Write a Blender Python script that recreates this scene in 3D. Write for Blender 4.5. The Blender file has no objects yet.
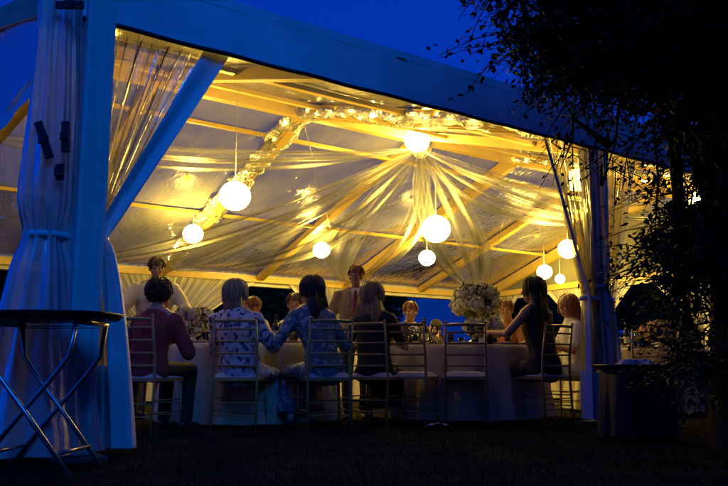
import bpy, bmesh, math, random
from mathutils import Vector, Matrix, Euler, noise
random.seed(7)
S = bpy.context.scene
COL = S.collection

# ------------------------------------------------------------------ camera
F_PX, HOR, CAM_H = 780.0, 124.0, 0.53
PITCH = math.atan(HOR / F_PX)
cd = bpy.data.cameras.new('camera'); cam = bpy.data.objects.new('camera', cd); COL.objects.link(cam)
cam.location = (0, 0, CAM_H); cam.rotation_euler = (math.radians(90) + PITCH, 0, 0)
cd.sensor_width = 36; cd.lens = F_PX / 728 * 36; cd.clip_start = .05; cd.clip_end = 2000
S.camera = cam
# ------------------------------------------------------------------ world (late dusk)
SKY_STRENGTH = 0.15
SUN_EL, SUN_ROT = math.radians(-2.0), math.radians(215)
w = bpy.data.worlds.new('World'); S.world = w; w.use_nodes = True
nt = w.node_tree; bg = nt.nodes['Background']
sky = nt.nodes.new('ShaderNodeTexSky'); sky.sky_type = 'NISHITA'; sky.sun_disc = False
sky.sun_elevation = SUN_EL; sky.sun_rotation = SUN_ROT; sky.ozone_density = 6.0
mul = nt.nodes.new('ShaderNodeMix'); mul.data_type = 'RGBA'; mul.blend_type = 'MULTIPLY'
mul.inputs[0].default_value = 1.0
SKY_TINT = (0.6, 11.0, 26.0, 1)
mul.inputs[7].default_value = SKY_TINT
nt.links.new(sky.outputs[0], mul.inputs[6]); 
hz = nt.nodes.new('ShaderNodeMix'); hz.data_type = 'RGBA'; hz.inputs[0].default_value = .55      # even dusk air over the clear sky
hz.inputs[7].default_value = (.006, .23, 2.4, 1)
nt.links.new(mul.outputs[2], hz.inputs[6]); nt.links.new(hz.outputs[2], bg.inputs[0])
bg.inputs[1].default_value = SKY_STRENGTH
# the last glow of the set sun, low and soft from behind the photographer
sd_ = bpy.data.lights.new('sun', 'SUN'); sun = bpy.data.objects.new('sun', sd_); COL.objects.link(sun)
sd_.energy = 0.85; sd_.angle = math.radians(25); sd_.color = (.0, .19, 1.0)
sun.rotation_euler = Vector((.30, -.74, .62)).to_track_quat('Z', 'Y').to_euler()
# ------------------------------------------------------------------ view
S.view_settings.view_transform = 'Standard'; S.view_settings.look = 'None'
S.view_settings.gamma = 1; S.view_settings.exposure = 0; S.view_settings.use_curve_mapping = False
S.render.engine = 'CYCLES'
cy = S.cycles
cy.use_denoising = True
try: cy.denoiser = 'OPENIMAGEDENOISE'
except Exception: pass
cy.max_bounces = 8; cy.diffuse_bounces = 3; cy.glossy_bounces = 3; cy.transmission_bounces = 4
cy.transparent_max_bounces = 24; cy.sample_clamp_indirect = 4; cy.sample_clamp_direct = 0
cy.caustics_reflective = False; cy.caustics_refractive = False

# ------------------------------------------------------------------ frames of the place
TH = math.atan2(789.8, 1088)
D1 = Vector((math.cos(TH), math.sin(TH), 0)); D2 = Vector((-math.sin(TH), math.cos(TH), 0))
def T(t, d, z): return D1 * t + D2 * d + Vector((0, 0, z))       # tent frame: along the front, into the depth, up
def at(px, py, Y):                                                # a point seen at px,py standing Y metres out
    u, v = px - 364, 243 - py
    yw = F_PX * math.cos(PITCH) - v * math.sin(PITCH); zw = F_PX * math.sin(PITCH) + v * math.cos(PITCH)
    k = Y / yw
    return Vector((u * k, Y, CAM_H + zw * k))
def gx(px, Y): return (px - 364) / 789.8 * Y

# ------------------------------------------------------------------ tagging
def tag(o, label=None, cat=None, group=None, kind=None):
    if label: o['label'] = label
    if cat: o['category'] = cat
    if group: o['group'] = group
    if kind: o['kind'] = kind
    return o
def empty(name, loc=(0, 0, 0), rz=0.0, label=None, cat=None, group=None):
    o = bpy.data.objects.new(name, None); COL.objects.link(o); o.location = loc; o.rotation_euler = (0, 0, rz)
    o.empty_display_size = .1
    return tag(o, label, cat, group)
def kids(o): return [c for c in bpy.data.objects if c.parent == o]
def copy_tree(o, parent=None):
    c = o.copy(); COL.objects.link(c)
    if parent is not None: c.parent = parent
    for ch in kids(o): copy_tree(ch, c)
    return c

# ------------------------------------------------------------------ mesh builder
class MB:
    def __init__(s): s.v = []; s.f = []; s.m = []; s.sm = []; s.uv = None
    def add(s, vs, fs, mat=0, smooth=True):
        b = len(s.v); s.v += [tuple(x) for x in vs]
        for f in fs: s.f.append(tuple(b + i for i in f)); s.m.append(mat); s.sm.append(smooth)
    def box(s, c, d, M=None, mat=0):
        x, y, z = d[0] / 2, d[1] / 2, d[2] / 2; c = Vector(c); vs = []
        for sx, sy, sz in ((-1,-1,-1),(1,-1,-1),(1,1,-1),(-1,1,-1),(-1,-1,1),(1,-1,1),(1,1,1),(-1,1,1)):
            p = Vector((sx * x, sy * y, sz * z))
            if M is not None: p = M @ p
            vs.append(c + p)
        s.add(vs, [(0,3,2,1),(4,5,6,7),(0,1,5,4),(1,2,6,5),(2,3,7,6),(3,0,4,7)], mat, False)
    def beam(s, a, b, wd, ht, up=(0, 0, 1), mat=0):
        a = Vector(a); b = Vector(b); d = (b - a); L = d.length; d.normalize()
        x = d.cross(Vector(up)).normalized(); z = x.cross(d)
        M = Matrix((x, d, z)).transposed()
        s.box((a + b) / 2, (wd, L, ht), M, mat)
    def tube(s, pts, rad, n=8, mat=0, cap=True, flat=1.0, ref=None):
        pts = [Vector(p) for p in pts]; k = len(pts)
        if not hasattr(rad, '__len__'): rad = [rad] * k
        vs = []; x = None
        for i in range(k):
            d = (pts[min(i + 1, k - 1)] - pts[max(i - 1, 0)])
            if d.length < 1e-9: d = Vector((0, 0, 1))
            d.normalize()
            if x is None:
                r = Vector(ref) if ref is not None else (Vector((1, 0, 0)) if abs(d.x) < .8 else Vector((0, 1, 0)))
                x = (r - d * r.dot(d)).normalized()
            else: x = (x - d * x.dot(d)).normalized()
            y = d.cross(x)
            for j in range(n):
                a = 2 * math.pi * j / n
                vs.append(pts[i] + (x * math.cos(a) + y * math.sin(a) * flat) * rad[i])
        fs = [(i * n + j, i * n + (j + 1) % n, (i + 1) * n + (j + 1) % n, (i + 1) * n + j) for i in range(k - 1) for j in range(n)]
        if cap: fs += [tuple(reversed(range(n))), tuple(range((k - 1) * n, k * n))]
        s.add(vs, fs, mat)
    def loft(s, st, n=16, mat=0):
        """stations (center, rx, ry[, ux, uy]) of ellipses, closed caps"""
        vs = []
        for q in st:
            c = Vector(q[0]); ux = Vector(q[3]) if len(q) > 3 else Vector((1, 0, 0)); uy = Vector(q[4]) if len(q) > 4 else Vector((0, 1, 0))
            for j in range(n):
                a = 2 * math.pi * j / n; vs.append(c + ux * (q[1] * math.cos(a)) + uy * (q[2] * math.sin(a)))
        k = len(st)
        fs = [(i * n + j, i * n + (j + 1) % n, (i + 1) * n + (j + 1) % n, (i + 1) * n + j) for i in range(k - 1) for j in range(n)]
        fs += [tuple(reversed(range(n))), tuple(range((k - 1) * n, k * n))]
        s.add(vs, fs, mat)
    def ball(s, c, r, n=14, m=9, mat=0, M=None):
        if not hasattr(r, '__len__'): r = (r, r, r)
        c = Vector(c); vs = []
        for i in range(m + 1):
            th = math.pi * i / m
            for j in range(n):
                a = 2 * math.pi * j / n
                p = Vector((r[0] * math.sin(th) * math.cos(a), r[1] * math.sin(th) * math.sin(a), r[2] * math.cos(th)))
                if M is not None: p = M @ p
                vs.append(c + p)
        fs = [(i * n + j, (i + 1) * n + j, (i + 1) * n + (j + 1) % n, i * n + (j + 1) % n) for i in range(m) for j in range(n)]
        s.add(vs, fs, mat)
    def caps(s, a, b, ra, rb, n=10):
        """tapered capsule"""
        a = Vector(a); b = Vector(b); d = (b - a)
        if d.length < 1e-6: s.ball(a, ra, n, 6); return
        d.normalize(); P = []; R = []
        for q in (85, 60, 35, 12): P.append(a - d * ra * math.sin(math.radians(q))); R.append(ra * math.cos(math.radians(q)))
        for q in (12, 35, 60, 85): P.append(b + d * rb * math.sin(math.radians(q))); R.append(rb * math.cos(math.radians(q)))
        s.tube(P, R, n)
    def lathe(s, prof, c=(0, 0, 0), n=20, mat=0):
        c = Vector(c); vs = []
        for r, z in prof:
            for j in range(n):
                a = 2 * math.pi * j / n; vs.append(c + Vector((r * math.cos(a), r * math.sin(a), z)))
        fs = [(i * n + j, i * n + (j + 1) % n, (i + 1) * n + (j + 1) % n, (i + 1) * n + j) for i in range(len(prof) - 1) for j in range(n)]
        s.add(vs, fs, mat)
    def grid(s, fn, nu, nv, mat=0, matfn=None):
        vs = [fn(i / nu, j / nv) for j in range(nv + 1) for i in range(nu + 1)]
        b = len(s.v); s.v += [tuple(x) for x in vs]
        if s.uv is not None: s.uv += [(s.ush + i / nu, s.ush * 3 + j / nv) for j in range(nv + 1) for i in range(nu + 1)]
        for j in range(nv):
            for i in range(nu):
                q = j * (nu + 1) + i
                s.f.append((b + q, b + q + 1, b + q + nu + 2, b + q + nu + 1))
                s.m.append(matfn((i + .5) / nu, (j + .5) / nv) if matfn else mat); s.sm.append(True)
    def mesh(s, name, mats):
        me = bpy.data.meshes.new(name); me.from_pydata(s.v, [], s.f)
        for m in (mats if isinstance(mats, (list, tuple)) else [mats]): me.materials.append(m)
        me.polygons.foreach_set('material_index', s.m); me.polygons.foreach_set('use_smooth', s.sm)
        if s.uv:
            ul = me.uv_layers.new(name='UVMap')
            for lp in me.loops: ul.data[lp.index].uv = s.uv[lp.vertex_index]
        me.update(); return me
    def build(s, name, mats, parent=None, loc=None):
        o = bpy.data.objects.new(name, s.mesh(name, mats)); COL.objects.link(o)
        if parent is not None: o.parent = parent
        if loc is not None: o.location = loc
        return o
    def weld(s, name, mats, parent, voxel=.01, smooth=4, matfn=None):
        """fuse the overlapping solids into one continuous skin"""
        t = bpy.data.objects.new('tmp', s.mesh('tmp', [])); COL.objects.link(t)
        r = t.modifiers.new('r', 'REMESH'); r.mode = 'VOXEL'; r.voxel_size = voxel
        if smooth:
            q = t.modifiers.new('s', 'SMOOTH'); q.factor = .5; q.iterations = smooth
        dg = bpy.context.evaluated_depsgraph_get(); dg.update()
        me = bpy.data.meshes.new_from_object(t.evaluated_get(dg)); me.name = name
        bpy.data.objects.remove(t)
        me.materials.clear()
        for m in (mats if isinstance(mats, (list, tuple)) else [mats]): me.materials.append(m)
        me.polygons.foreach_set('use_smooth', [True] * len(me.polygons))
        if matfn: me.polygons.foreach_set('material_index', [matfn(p.center) for p in me.polygons])
        o = bpy.data.objects.new(name, me); COL.objects.link(o)
        if parent is not None: o.parent = parent
        return o

# ------------------------------------------------------------------ materials
def mat(name, col, rough=.6, var=.15, scale=8.0, bump=.0, bscale=None, metal=0.0, spec=.5, stretch=None):
    m = bpy.data.materials.new(name); m.use_nodes = True; n = m.node_tree; L = n.links
    b = n.nodes['Principled BSDF']; b.inputs['Roughness'].default_value = rough; b.inputs['Metallic'].default_value = metal
    b.inputs['Specular IOR Level'].default_value = spec
    tc = n.nodes.new('ShaderNodeTexCoord'); mp = n.nodes.new('ShaderNodeMapping'); L.new(tc.outputs['Object'], mp.inputs[0])
    if stretch: mp.inputs['Scale'].default_value = stretch
    nz = n.nodes.new('ShaderNodeTexNoise'); nz.inputs['Scale'].default_value = scale; nz.inputs['Detail'].default_value = 4
    L.new(mp.outputs[0], nz.inputs['Vector'])
    r = n.nodes.new('ShaderNodeValToRGB')
    r.color_ramp.elements[0].position = .3; r.color_ramp.elements[1].position = .7
    r.color_ramp.elements[0].color = tuple(max(0, c * (1 - var)) for c in col) + (1,)
    r.color_ramp.elements[1].color = tuple(min(1, c * (1 + var)) for c in col) + (1,)
    L.new(nz.outputs[0], r.inputs[0]); L.new(r.outputs[0], b.inputs['Base Color'])
    if bump:
        n2 = n.nodes.new('ShaderNodeTexNoise'); n2.inputs['Scale'].default_value = bscale or scale * 3; n2.inputs['Detail'].default_value = 5
        L.new(mp.outputs[0], n2.inputs['Vector'])
        bp = n.nodes.new('ShaderNodeBump'); bp.inputs['Strength'].default_value = bump; bp.inputs['Distance'].default_value = .02
        L.new(n2.outputs[0], bp.inputs['Height']); L.new(bp.outputs[0], b.inputs['Normal'])
    return m
def emis(name, col, strength):
    m = bpy.data.materials.new(name); m.use_nodes = True; n = m.node_tree
    for x in list(n.nodes): n.nodes.remove(x)
    e = n.nodes.new('ShaderNodeEmission'); e.inputs[0].default_value = tuple(col) + (1,); e.inputs[1].default_value = strength
    o = n.nodes.new('ShaderNodeOutputMaterial'); n.links.new(e.outputs[0], o.inputs[0]); return m
def sheer(name, col, clear, gloss=.1, rough=.2, trans=.5, bump=.4, stretch=(1, 1, 1), scale=6.0, dist=.03, detail=3, tint=(1, 1, 1), uv=False, vary=.12, rot=0.0, ior=1.42):
    """thin film: part clear, part milky (diffuse + translucent), with a wrinkled glossy surface"""
    m = bpy.data.materials.new(name); m.use_nodes = True; n = m.node_tree; L = n.links
    for x in list(n.nodes): n.nodes.remove(x)
    out = n.nodes.new('ShaderNodeOutputMaterial')
    tr = n.nodes.new('ShaderNodeBsdfTransparent'); tr.inputs[0].default_value = tuple(tint) + (1,)
    df = n.nodes.new('ShaderNodeBsdfDiffuse'); tl = n.nodes.new('ShaderNodeBsdfTranslucent')
    gl = n.nodes.new('ShaderNodeBsdfGlossy'); gl.inputs['Roughness'].default_value = rough
    df.inputs[0].default_value = tuple(col) + (1,); tl.inputs[0].default_value = tuple(col) + (1,)
    tc = n.nodes.new('ShaderNodeTexCoord'); mp = n.nodes.new('ShaderNodeMapping'); mp.inputs['Scale'].default_value = stretch
    mr = n.nodes.new('ShaderNodeMapping'); mr.inputs['Rotation'].default_value = (0, 0, rot)
    L.new(tc.outputs['UV' if uv else 'Object'], mr.inputs[0]); L.new(mr.outputs[0], mp.inputs[0])
    nz = n.nodes.new('ShaderNodeTexNoise'); nz.inputs['Scale'].default_value = scale; nz.inputs['Detail'].default_value = detail
    nz.inputs['Distortion'].default_value = 1.2
    L.new(mp.outputs[0], nz.inputs['Vector'])
    bp = n.nodes.new('ShaderNodeBump'); bp.inputs['Strength'].default_value = bump; bp.inputs['Distance'].default_value = dist
    L.new(nz.outputs[0], bp.inputs['Height'])
    for x in (df, tl, gl): L.new(bp.outputs[0], x.inputs['Normal'])
    m1 = n.nodes.new('ShaderNodeMixShader'); m1.inputs[0].default_value = trans
    L.new(df.outputs[0], m1.inputs[1]); L.new(tl.outputs[0], m1.inputs[2])
    m2 = n.nodes.new('ShaderNodeMixShader')
    rp = n.nodes.new('ShaderNodeMapRange'); rp.inputs['From Min'].default_value = .3; rp.inputs['From Max'].default_value = .7
    rp.inputs['To Min'].default_value = max(0, clear - vary); rp.inputs['To Max'].default_value = min(1, clear + vary)
    nz2 = n.nodes.new('ShaderNodeTexNoise'); nz2.inputs['Scale'].default_value = scale * .35
    L.new(mp.outputs[0], nz2.inputs['Vector']); L.new(nz2.outputs[0], rp.inputs[0]); L.new(rp.outputs[0], m2.inputs[0])
    L.new(m1.outputs[0], m2.inputs[1]); L.new(tr.outputs[0], m2.inputs[2])
    m3 = n.nodes.new('ShaderNodeMixShader')
    lw = n.nodes.new('ShaderNodeFresnel'); lw.inputs[0].default_value = ior; L.new(bp.outputs[0], lw.inputs['Normal'])
    ad = n.nodes.new('ShaderNodeMath'); ad.operation = 'ADD'; ad.use_clamp = True; ad.inputs[1].default_value = gloss; L.new(lw.outputs[0], ad.inputs[0])
    L.new(ad.outputs[0], m3.inputs[0]); L.new(m2.outputs[0], m3.inputs[1]); L.new(gl.outputs[0], m3.inputs[2])
    L.new(m3.outputs[0], out.inputs[0]); return m
def floral(name, base, spots, dens=.28, scale=14.0):
    m = mat(name, base, .8, .08); n = m.node_tree; L = n.links; b = n.nodes['Principled BSDF']
    tc = n.nodes.new('ShaderNodeTexCoord')
    nz = n.nodes.new('ShaderNodeTexNoise'); nz.inputs['Scale'].default_value = scale * .8
    L.new(tc.outputs['Object'], nz.inputs['Vector'])
    av = n.nodes.new('ShaderNodeMix'); av.data_type = 'VECTOR'; av.inputs[0].default_value = .12
    L.new(tc.outputs['Object'], av.inputs[4]); L.new(nz.outputs[1], av.inputs[5])
    vo = n.nodes.new('ShaderNodeTexVoronoi'); vo.inputs['Scale'].default_value = scale; L.new(av.outputs[1], vo.inputs['Vector'])
    mx = n.nodes.new('ShaderNodeMix'); mx.data_type = 'RGBA'
    r = n.nodes.new('ShaderNodeValToRGB'); r.color_ramp.interpolation = 'LINEAR'
    r.color_ramp.elements[0].position = dens; r.color_ramp.elements[1].position = dens + .1
    r.color_ramp.elements[0].color = (1, 1, 1, 1); r.color_ramp.elements[1].color = (0, 0, 0, 1)
    L.new(vo.outputs['Distance'], r.inputs[0]); L.new(r.outputs[0], mx.inputs[0])
    old = b.inputs['Base Color'].links[0].from_socket
    L.new(old, mx.inputs[6]); mx.inputs[7].default_value = tuple(spots) + (1,)
    L.new(mx.outputs[2], b.inputs['Base Color']); return m

M = {}
M['grass_ground'] = mat('grass_ground', (.020, .019, .013), 1.0, .5, 3.0, .8, 30, spec=.0)
M['grass'] = mat('grass', (.022, .026, .012), 1.0, .4, 2.0, spec=.0)
M['alu'] = mat('painted_aluminium', (.76, .74, .68), .38, .05, 4, .05, 20)
M['steel'] = mat('brushed_steel', (.45, .45, .45), .3, .1, 10, metal=.9)
M['vinyl'] = mat('white_vinyl', (.78, .79, .80), .45, .13, 2.2, .45, 7)
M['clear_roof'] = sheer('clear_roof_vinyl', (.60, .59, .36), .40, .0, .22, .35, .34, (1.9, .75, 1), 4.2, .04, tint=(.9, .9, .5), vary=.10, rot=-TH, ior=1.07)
M['clear_wall'] = sheer('clear_wall_vinyl', (.70, .66, .56), .66, .02, .12, .5, .5, (1, 1, .15), 9, .02, tint=(.92, .86, .62), vary=.15, ior=1.3)
M['ivory_wall'] = sheer('ivory_wall_fabric', (.78, .75, .66), .14, .02, .35, .45, .4, (1, 1, .12), 9, .02)
M['milky'] = sheer('milky_vinyl', (.72, .73, .72), .24, .03, .3, .35, .5, (1, 1, .2), 7, .03, tint=(.9, .88, .8), vary=.10)
M['tulle'] = sheer('sheer_tulle', (.82, .80, .74), .95, .0, .4, .45, .5, (38, .6, 1), 1.0, .02, detail=5, uv=True, vary=.42, ior=1.05)
M['tulle_wrap'] = sheer('wrapping_tulle', (.85, .83, .76), .25, .02, .25, .5, 1.0, (1, 1, 1), 22, .04)
M['black'] = mat('black_webbing', (.012, .012, .014), .6, .2)
M['tray'] = mat('black_plastic', (.015, .015, .016), .45, .2)
M['chairwood'] = mat('chair_wood', (.36, .24, .07), .35, .2, 6, stretch=(1, 1, .2))
M['cushion'] = mat('cushion_cotton', (.46, .45, .40), .85, .06, 10, .3, 60)
M['cloth'] = mat('table_linen', (.46, .42, .26), .85, .05, 6, .25, 40)
M['bark'] = mat('bark', (.05, .037, .026), .95, .4, 8, 1.0, 14, stretch=(1, 1, .25), spec=.1)
M['leaf'] = mat('leaf', (.035, .06, .02), .7, .4, 1.5, spec=.2)
M['farleaf'] = mat('dark_leaf', (.03, .045, .018), .9, .4, .3, spec=.1)
M['petal'] = mat('white_petal', (.78, .75, .42), .7, .12, 30)
M['petal2'] = mat('peach_petal', (.66, .45, .30), .7, .12, 30)
M['stem'] = mat('flower_leaf', (.06, .10, .03), .6, .3, 20)
M['china'] = mat('white_china', (.75, .74, .7), .18, .03)
M['wine'] = mat('red_wine', (.10, .01, .012), .1, .1)
M['skin'] = mat('skin', (.50, .30, .21), .5, .08, 18, .1, 90)
M['skin_warm'] = mat('skin_tanned', (.44, .24, .15), .5, .08, 18, .1, 90)
M['eye'] = mat('eye', (.06, .04, .03), .15, .1)
M['lip'] = mat('lip', (.35, .12, .1), .4, .1)
def hairmat(n, c): return mat(n, c, .45, .35, 40, .5, 90, stretch=(1, 1, .15), spec=.4)
M['h_dark'] = hairmat('dark_hair', (.03, .018, .012)); M['h_brown'] = hairmat('brown_hair', (.10, .055, .025))
M['h_blond'] = hairmat('ash_blond_hair', (.26, .17, .07)); M['h_grey'] = hairmat('grey_hair', (.30, .21, .11))
M['h_auburn'] = hairmat('auburn_hair', (.22, .075, .025))
M['c_maroon'] = mat('maroon_wool', (.26, .04, .035), .85, .15, 12, .3, 60)
M['c_black'] = mat('black_cloth', (.012, .012, .014), .85, .2, 12, .3, 60)
M['c_cream'] = mat('cream_cotton', (.62, .57, .42), .85, .08, 10, .3, 30)
M['c_white'] = mat('white_shirt_cotton', (.68, .67, .62), .8, .06, 10, .3, 30)
M['c_tan'] = mat('tan_linen', (.36, .27, .13), .85, .1, 14, .3, 60)
M['c_trouser'] = mat('khaki_cotton', (.20, .15, .08), .85, .1, 14, .3, 60)
M['c_suit'] = mat('dark_suit_wool', (.035, .026, .02), .85, .15, 14, .3, 60)
M['c_red'] = mat('red_silk', (.30, .03, .02), .4, .15, 20)
M['c_rust'] = mat('rust_cotton', (.38, .15, .05), .8, .1, 14, .3, 60)
M['c_floral1'] = floral('navy_flowers_on_white', (.46, .47, .48), (.02, .03, .08), .36, 19)
M['c_floral2'] = floral('pale_flowers_on_blue', (.08, .12, .15), (.36, .39, .37), .32, 18)
M['shoe'] = mat('shoe_leather', (.02, .015, .012), .4, .1)
LAMP = (1.0, .65, .10)
M['lantern'] = emis('glowing_paper', LAMP, 128)
M['lantern_dim'] = emis('glowing_paper_behind_plastic', LAMP, 90)
M['light_dot'] = emis('fairy_bulb', (1.0, .66, .16), 520)
M['amber'] = emis('lantern_reflection', (1.0, .45, .05), 2.2)  # glow standing in for lantern reflections on the roof, not a lamp
M['flame'] = emis('candle_flame', (1.0, .45, .05), 60)
def glassmat():
    m = bpy.data.materials.new('clear_glass'); m.use_nodes = True; n = m.node_tree; L = n.links
    for x in list(n.nodes): n.nodes.remove(x)
    o = n.nodes.new('ShaderNodeOutputMaterial'); t = n.nodes.new('ShaderNodeBsdfTransparent'); g = n.nodes.new('ShaderNodeBsdfGlossy')
    t.inputs[0].default_value = (.93, .95, .93, 1); g.inputs['Roughness'].default_value = .05
    f = n.nodes.new('ShaderNodeFresnel'); f.inputs[0].default_value = 1.6
    mm = n.nodes.new('ShaderNodeMixShader'); L.new(f.outputs[0], mm.inputs[0]); L.new(t.outputs[0], mm.inputs[1]); L.new(g.outputs[0], mm.inputs[2]); L.new(mm.outputs[0], o.inputs[0]); return m
M['glass'] = glassmat()

# ------------------------------------------------------------------ ground
g = MB(); g.grid(lambda u, v: Vector(((u - .5) * 1200, (v - .5) * 1200 + 200, 0)), 40, 40)
tag(g.build('ground', M['grass_ground']), kind='structure')
gr = MB()
for i in range(16000):
    y = 2.3 + 7.5 * random.random() ** 1.3; x = (random.random() - .5) * y * 1.15
    h = random.uniform(.015, .05); a = random.random() * 6.28; wx, wy = math.cos(a) * .004, math.sin(a) * .004
    lx, ly = random.gauss(0, .015), random.gauss(0, .015)
    gr.add([(x - wx, y - wy, 0), (x + wx, y + wy, 0), (x + lx, y + ly, h)], [(0, 1, 2)])
tag(gr.build('lawn_grass', M['grass']), 'short mown grass in the dark in front of and inside the tent', 'grass', kind='stuff')

# ------------------------------------------------------------------ TENT
TS = [1.37, 3.82, 6.27, 8.72, 11.17, 13.62, 16.07]
DF, DR, DB = 4.80, 10.3, 16.2
ZF, ZR, ZB = 3.04, 4.70, 2.68
M['frame'] = mat('amber_lit_frame', (.80, .56, .15), .38, .06, 4, .05, 20)  # amber light on the beams is put into their base colour
def roofz(d): return ZF + (ZR - ZF) * (d - DF) / (DR - DF) if d < DR else ZR + (ZB - ZR) * (d - DR) / (DB - DR)
tent = empty('marquee_tent', T(TS[0], DF, 0), 0, 'large frame marquee with clear roof, white valance and tied-back clear curtains, lit amber inside', 'tent')
TO = T(TS[0], DF, 0)
def tb(mb, name, mats, parent=tent): # the tent's parts are modelled in world space, then moved under its base
    if parent is tent:
        mb.v = [tuple(Vector(p) - TO) for p in mb.v]
        return mb.build(name, mats, tent)
    mb.v = [tuple(Vector(p) - TO) for p in mb.v]
    return mb.build(name, mats, parent)
# rafters
for i, t in enumerate(TS):
    main = i % 2 == 0
    for (da, db) in ((DF, DR), (DR, DB)):
        m = MB()
        wd, ht = (.22, .20) if main else (.15, .14)
        a, b = T(t, da, roofz(da) - ht / 2 - .03), T(t, db, roofz(db) - ht / 2 - .03)
        m.beam(a, b, wd, ht)
        if main: m.beam(a + Vector((0, 0, -ht / 2 - .012)), b + Vector((0, 0, -ht / 2 - .012)), wd * .55, .024)
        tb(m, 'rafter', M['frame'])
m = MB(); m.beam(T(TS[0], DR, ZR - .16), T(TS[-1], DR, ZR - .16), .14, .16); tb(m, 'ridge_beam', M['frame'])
for d in (7.6, 9.55, 11.1, 13.7):
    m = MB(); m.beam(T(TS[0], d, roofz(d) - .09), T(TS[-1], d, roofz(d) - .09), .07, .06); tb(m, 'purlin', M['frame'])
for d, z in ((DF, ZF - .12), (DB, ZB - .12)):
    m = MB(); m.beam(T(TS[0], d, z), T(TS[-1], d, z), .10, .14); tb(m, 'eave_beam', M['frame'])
for t in (TS[0], TS[-1]):
    m = MB(); m.beam(T(t, DF, ZF - .3), T(t, DB, ZB - .12), .10, .14); tb(m, 'gable_beam', M['frame'])
    for d in (9.4 - .0, 12.6):
        m = MB(); m.beam(T(t, d, 2.7), T(t, d, roofz(d) - .18), .08, .08, D2); tb(m, 'gable_strut', M['alu'])
# posts
def post(t, d, ztop, w_=.12):
    m = MB(); m.beam(T(t, d, .03), T(t, d, ztop), w_, w_, D2)
    if w_ > .13:
        for sx in (-1, 1): m.beam(T(t + sx * w_ * .28, d - w_ / 2 - .008, .04), T(t + sx * w_ * .28, d - w_ / 2 - .008, ztop - .01), w_ * .16, .016, D2)
    p = tb(m, 'post', M['alu'])
    q = MB(); q.box(T(t, d, .012), (.30, .30, .024), Matrix.Rotation(TH, 3, 'Z')); tb(q, 'base_plate', M['steel'], p)
for t in TS[::2]:
    post(t, DF - (.06 if t == TS[0] else 0), ZF - .02, .17 if t == TS[0] else .12); post(t, DB, ZB - .2)
for d in (9.4, 12.6):
    for t in (TS[0], TS[-1]): post(t, d, 2.62)
# wind braces crossing under the roof
for (t0, t1) in ((TS[0], TS[2]), (TS[2], TS[4]), (TS[4], TS[6])):
    for (ta, tb2) in ((t0, t1), (t1, t0)):
        m = MB(); m.tube([T(ta, DR, ZR - .27), T(tb2, DB, ZB - .18)], .006, 6); tb(m, 'brace_cable', M['steel'])
# clear roof sheets, one per bay and slope, sagging a little between rafters
for i in range(len(TS) - 1):
    for (da, db) in ((DF - .06, DR), (DR, DB + .06)):
        m = MB(); ta, t2 = TS[i] + .005, TS[i + 1] - .005
        ph = random.random() * 9
        def rs(u, v, ta=ta, t2=t2, da=da, db=db, ph=ph):
            d = da + (db - da) * v; t = ta + (t2 - ta) * u
            e = math.sin(math.pi * u) * math.sin(math.pi * v)
            z = roofz(d) - .05 * e + .012 * e * math.sin(22 * v + 6 * u + ph) + .012 * noise.noise(Vector((t * 3, d * 3, ph)))* (e ** .5 if e > 0 else 0)
            return T(t, d, z + .002)
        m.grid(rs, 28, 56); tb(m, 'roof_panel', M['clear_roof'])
# seam straps over the main rafters
for t in TS:
    for (da, db) in ((DF - .07, DR), (DR, DB + .07)):
        m = MB(); m.beam(T(t, da, roofz(da) + .012), T(t, db, roofz(db) + .012), .10, .006); tb(m, 'roof_seam', M['ivory_wall'])
# gable ends: clear triangles
for t in (TS[0] - .07, TS[-1] + .07):
    m = MB()
    def gs(u, v, t=t):
        d = DF + (DB - DF) * u; zb = 2.74 + (2.56 - 2.74) * u; zt = max(zb + .01, roofz(d) - .01)
        return T(t + .015 * math.sin(30 * u), d, zb + (zt - zb) * v)
    m.grid(gs, 60, 8); tb(m, 'gable_panel', M['clear_roof'])
# valances: front and back, each bay its own length of vinyl with a black piped hem
def valance(ta, t2, d, zt, zb, sgn):
    m = MB()
    def vs(u, v):
        t = ta + (t2 - ta) * u
        return T(t, d + sgn * (.05 + .035 * v + .010 * math.sin(t * 9) * v + .006 * noise.noise(Vector((t * 4, v * 3, d)))), zt + (zb - zt) * v)
    m.grid(vs, 70, 8)
    o = tb(m, 'valance', M['vinyl'])
    q = MB(); pts = [vs(i / 40, 1.0) - Vector((0, 0, .008)) for i in range(41)]
    q.tube(pts, .016, 6); tb(q, 'hem_piping', M['black'], o)
for i in range(0, 6, 2):
    valance(TS[i] - (.1 if i == 0 else 0), TS[i + 2] + (.1 if i == 4 else -.004), DF, ZF + .06, 2.68, -1)
    valance(TS[i] + .002, TS[i + 2] - .002, DB, ZB + .03, 2.40, 1)
def gvalance(t, sgn):
    m = MB()
    def vs(u, v):
        d = DF + .02 + (DB - DF - .04) * u
        return T(t + sgn * (.06 + .03 * v + .008 * math.sin(d * 9) * v), d, (2.80 + (2.62 - 2.80) * u) + (-.22) * v)
    m.grid(vs, 120, 5); tb(m, 'valance', M['vinyl'])
gvalance(TS[0], -1); gvalance(TS[-1], 1)

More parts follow.
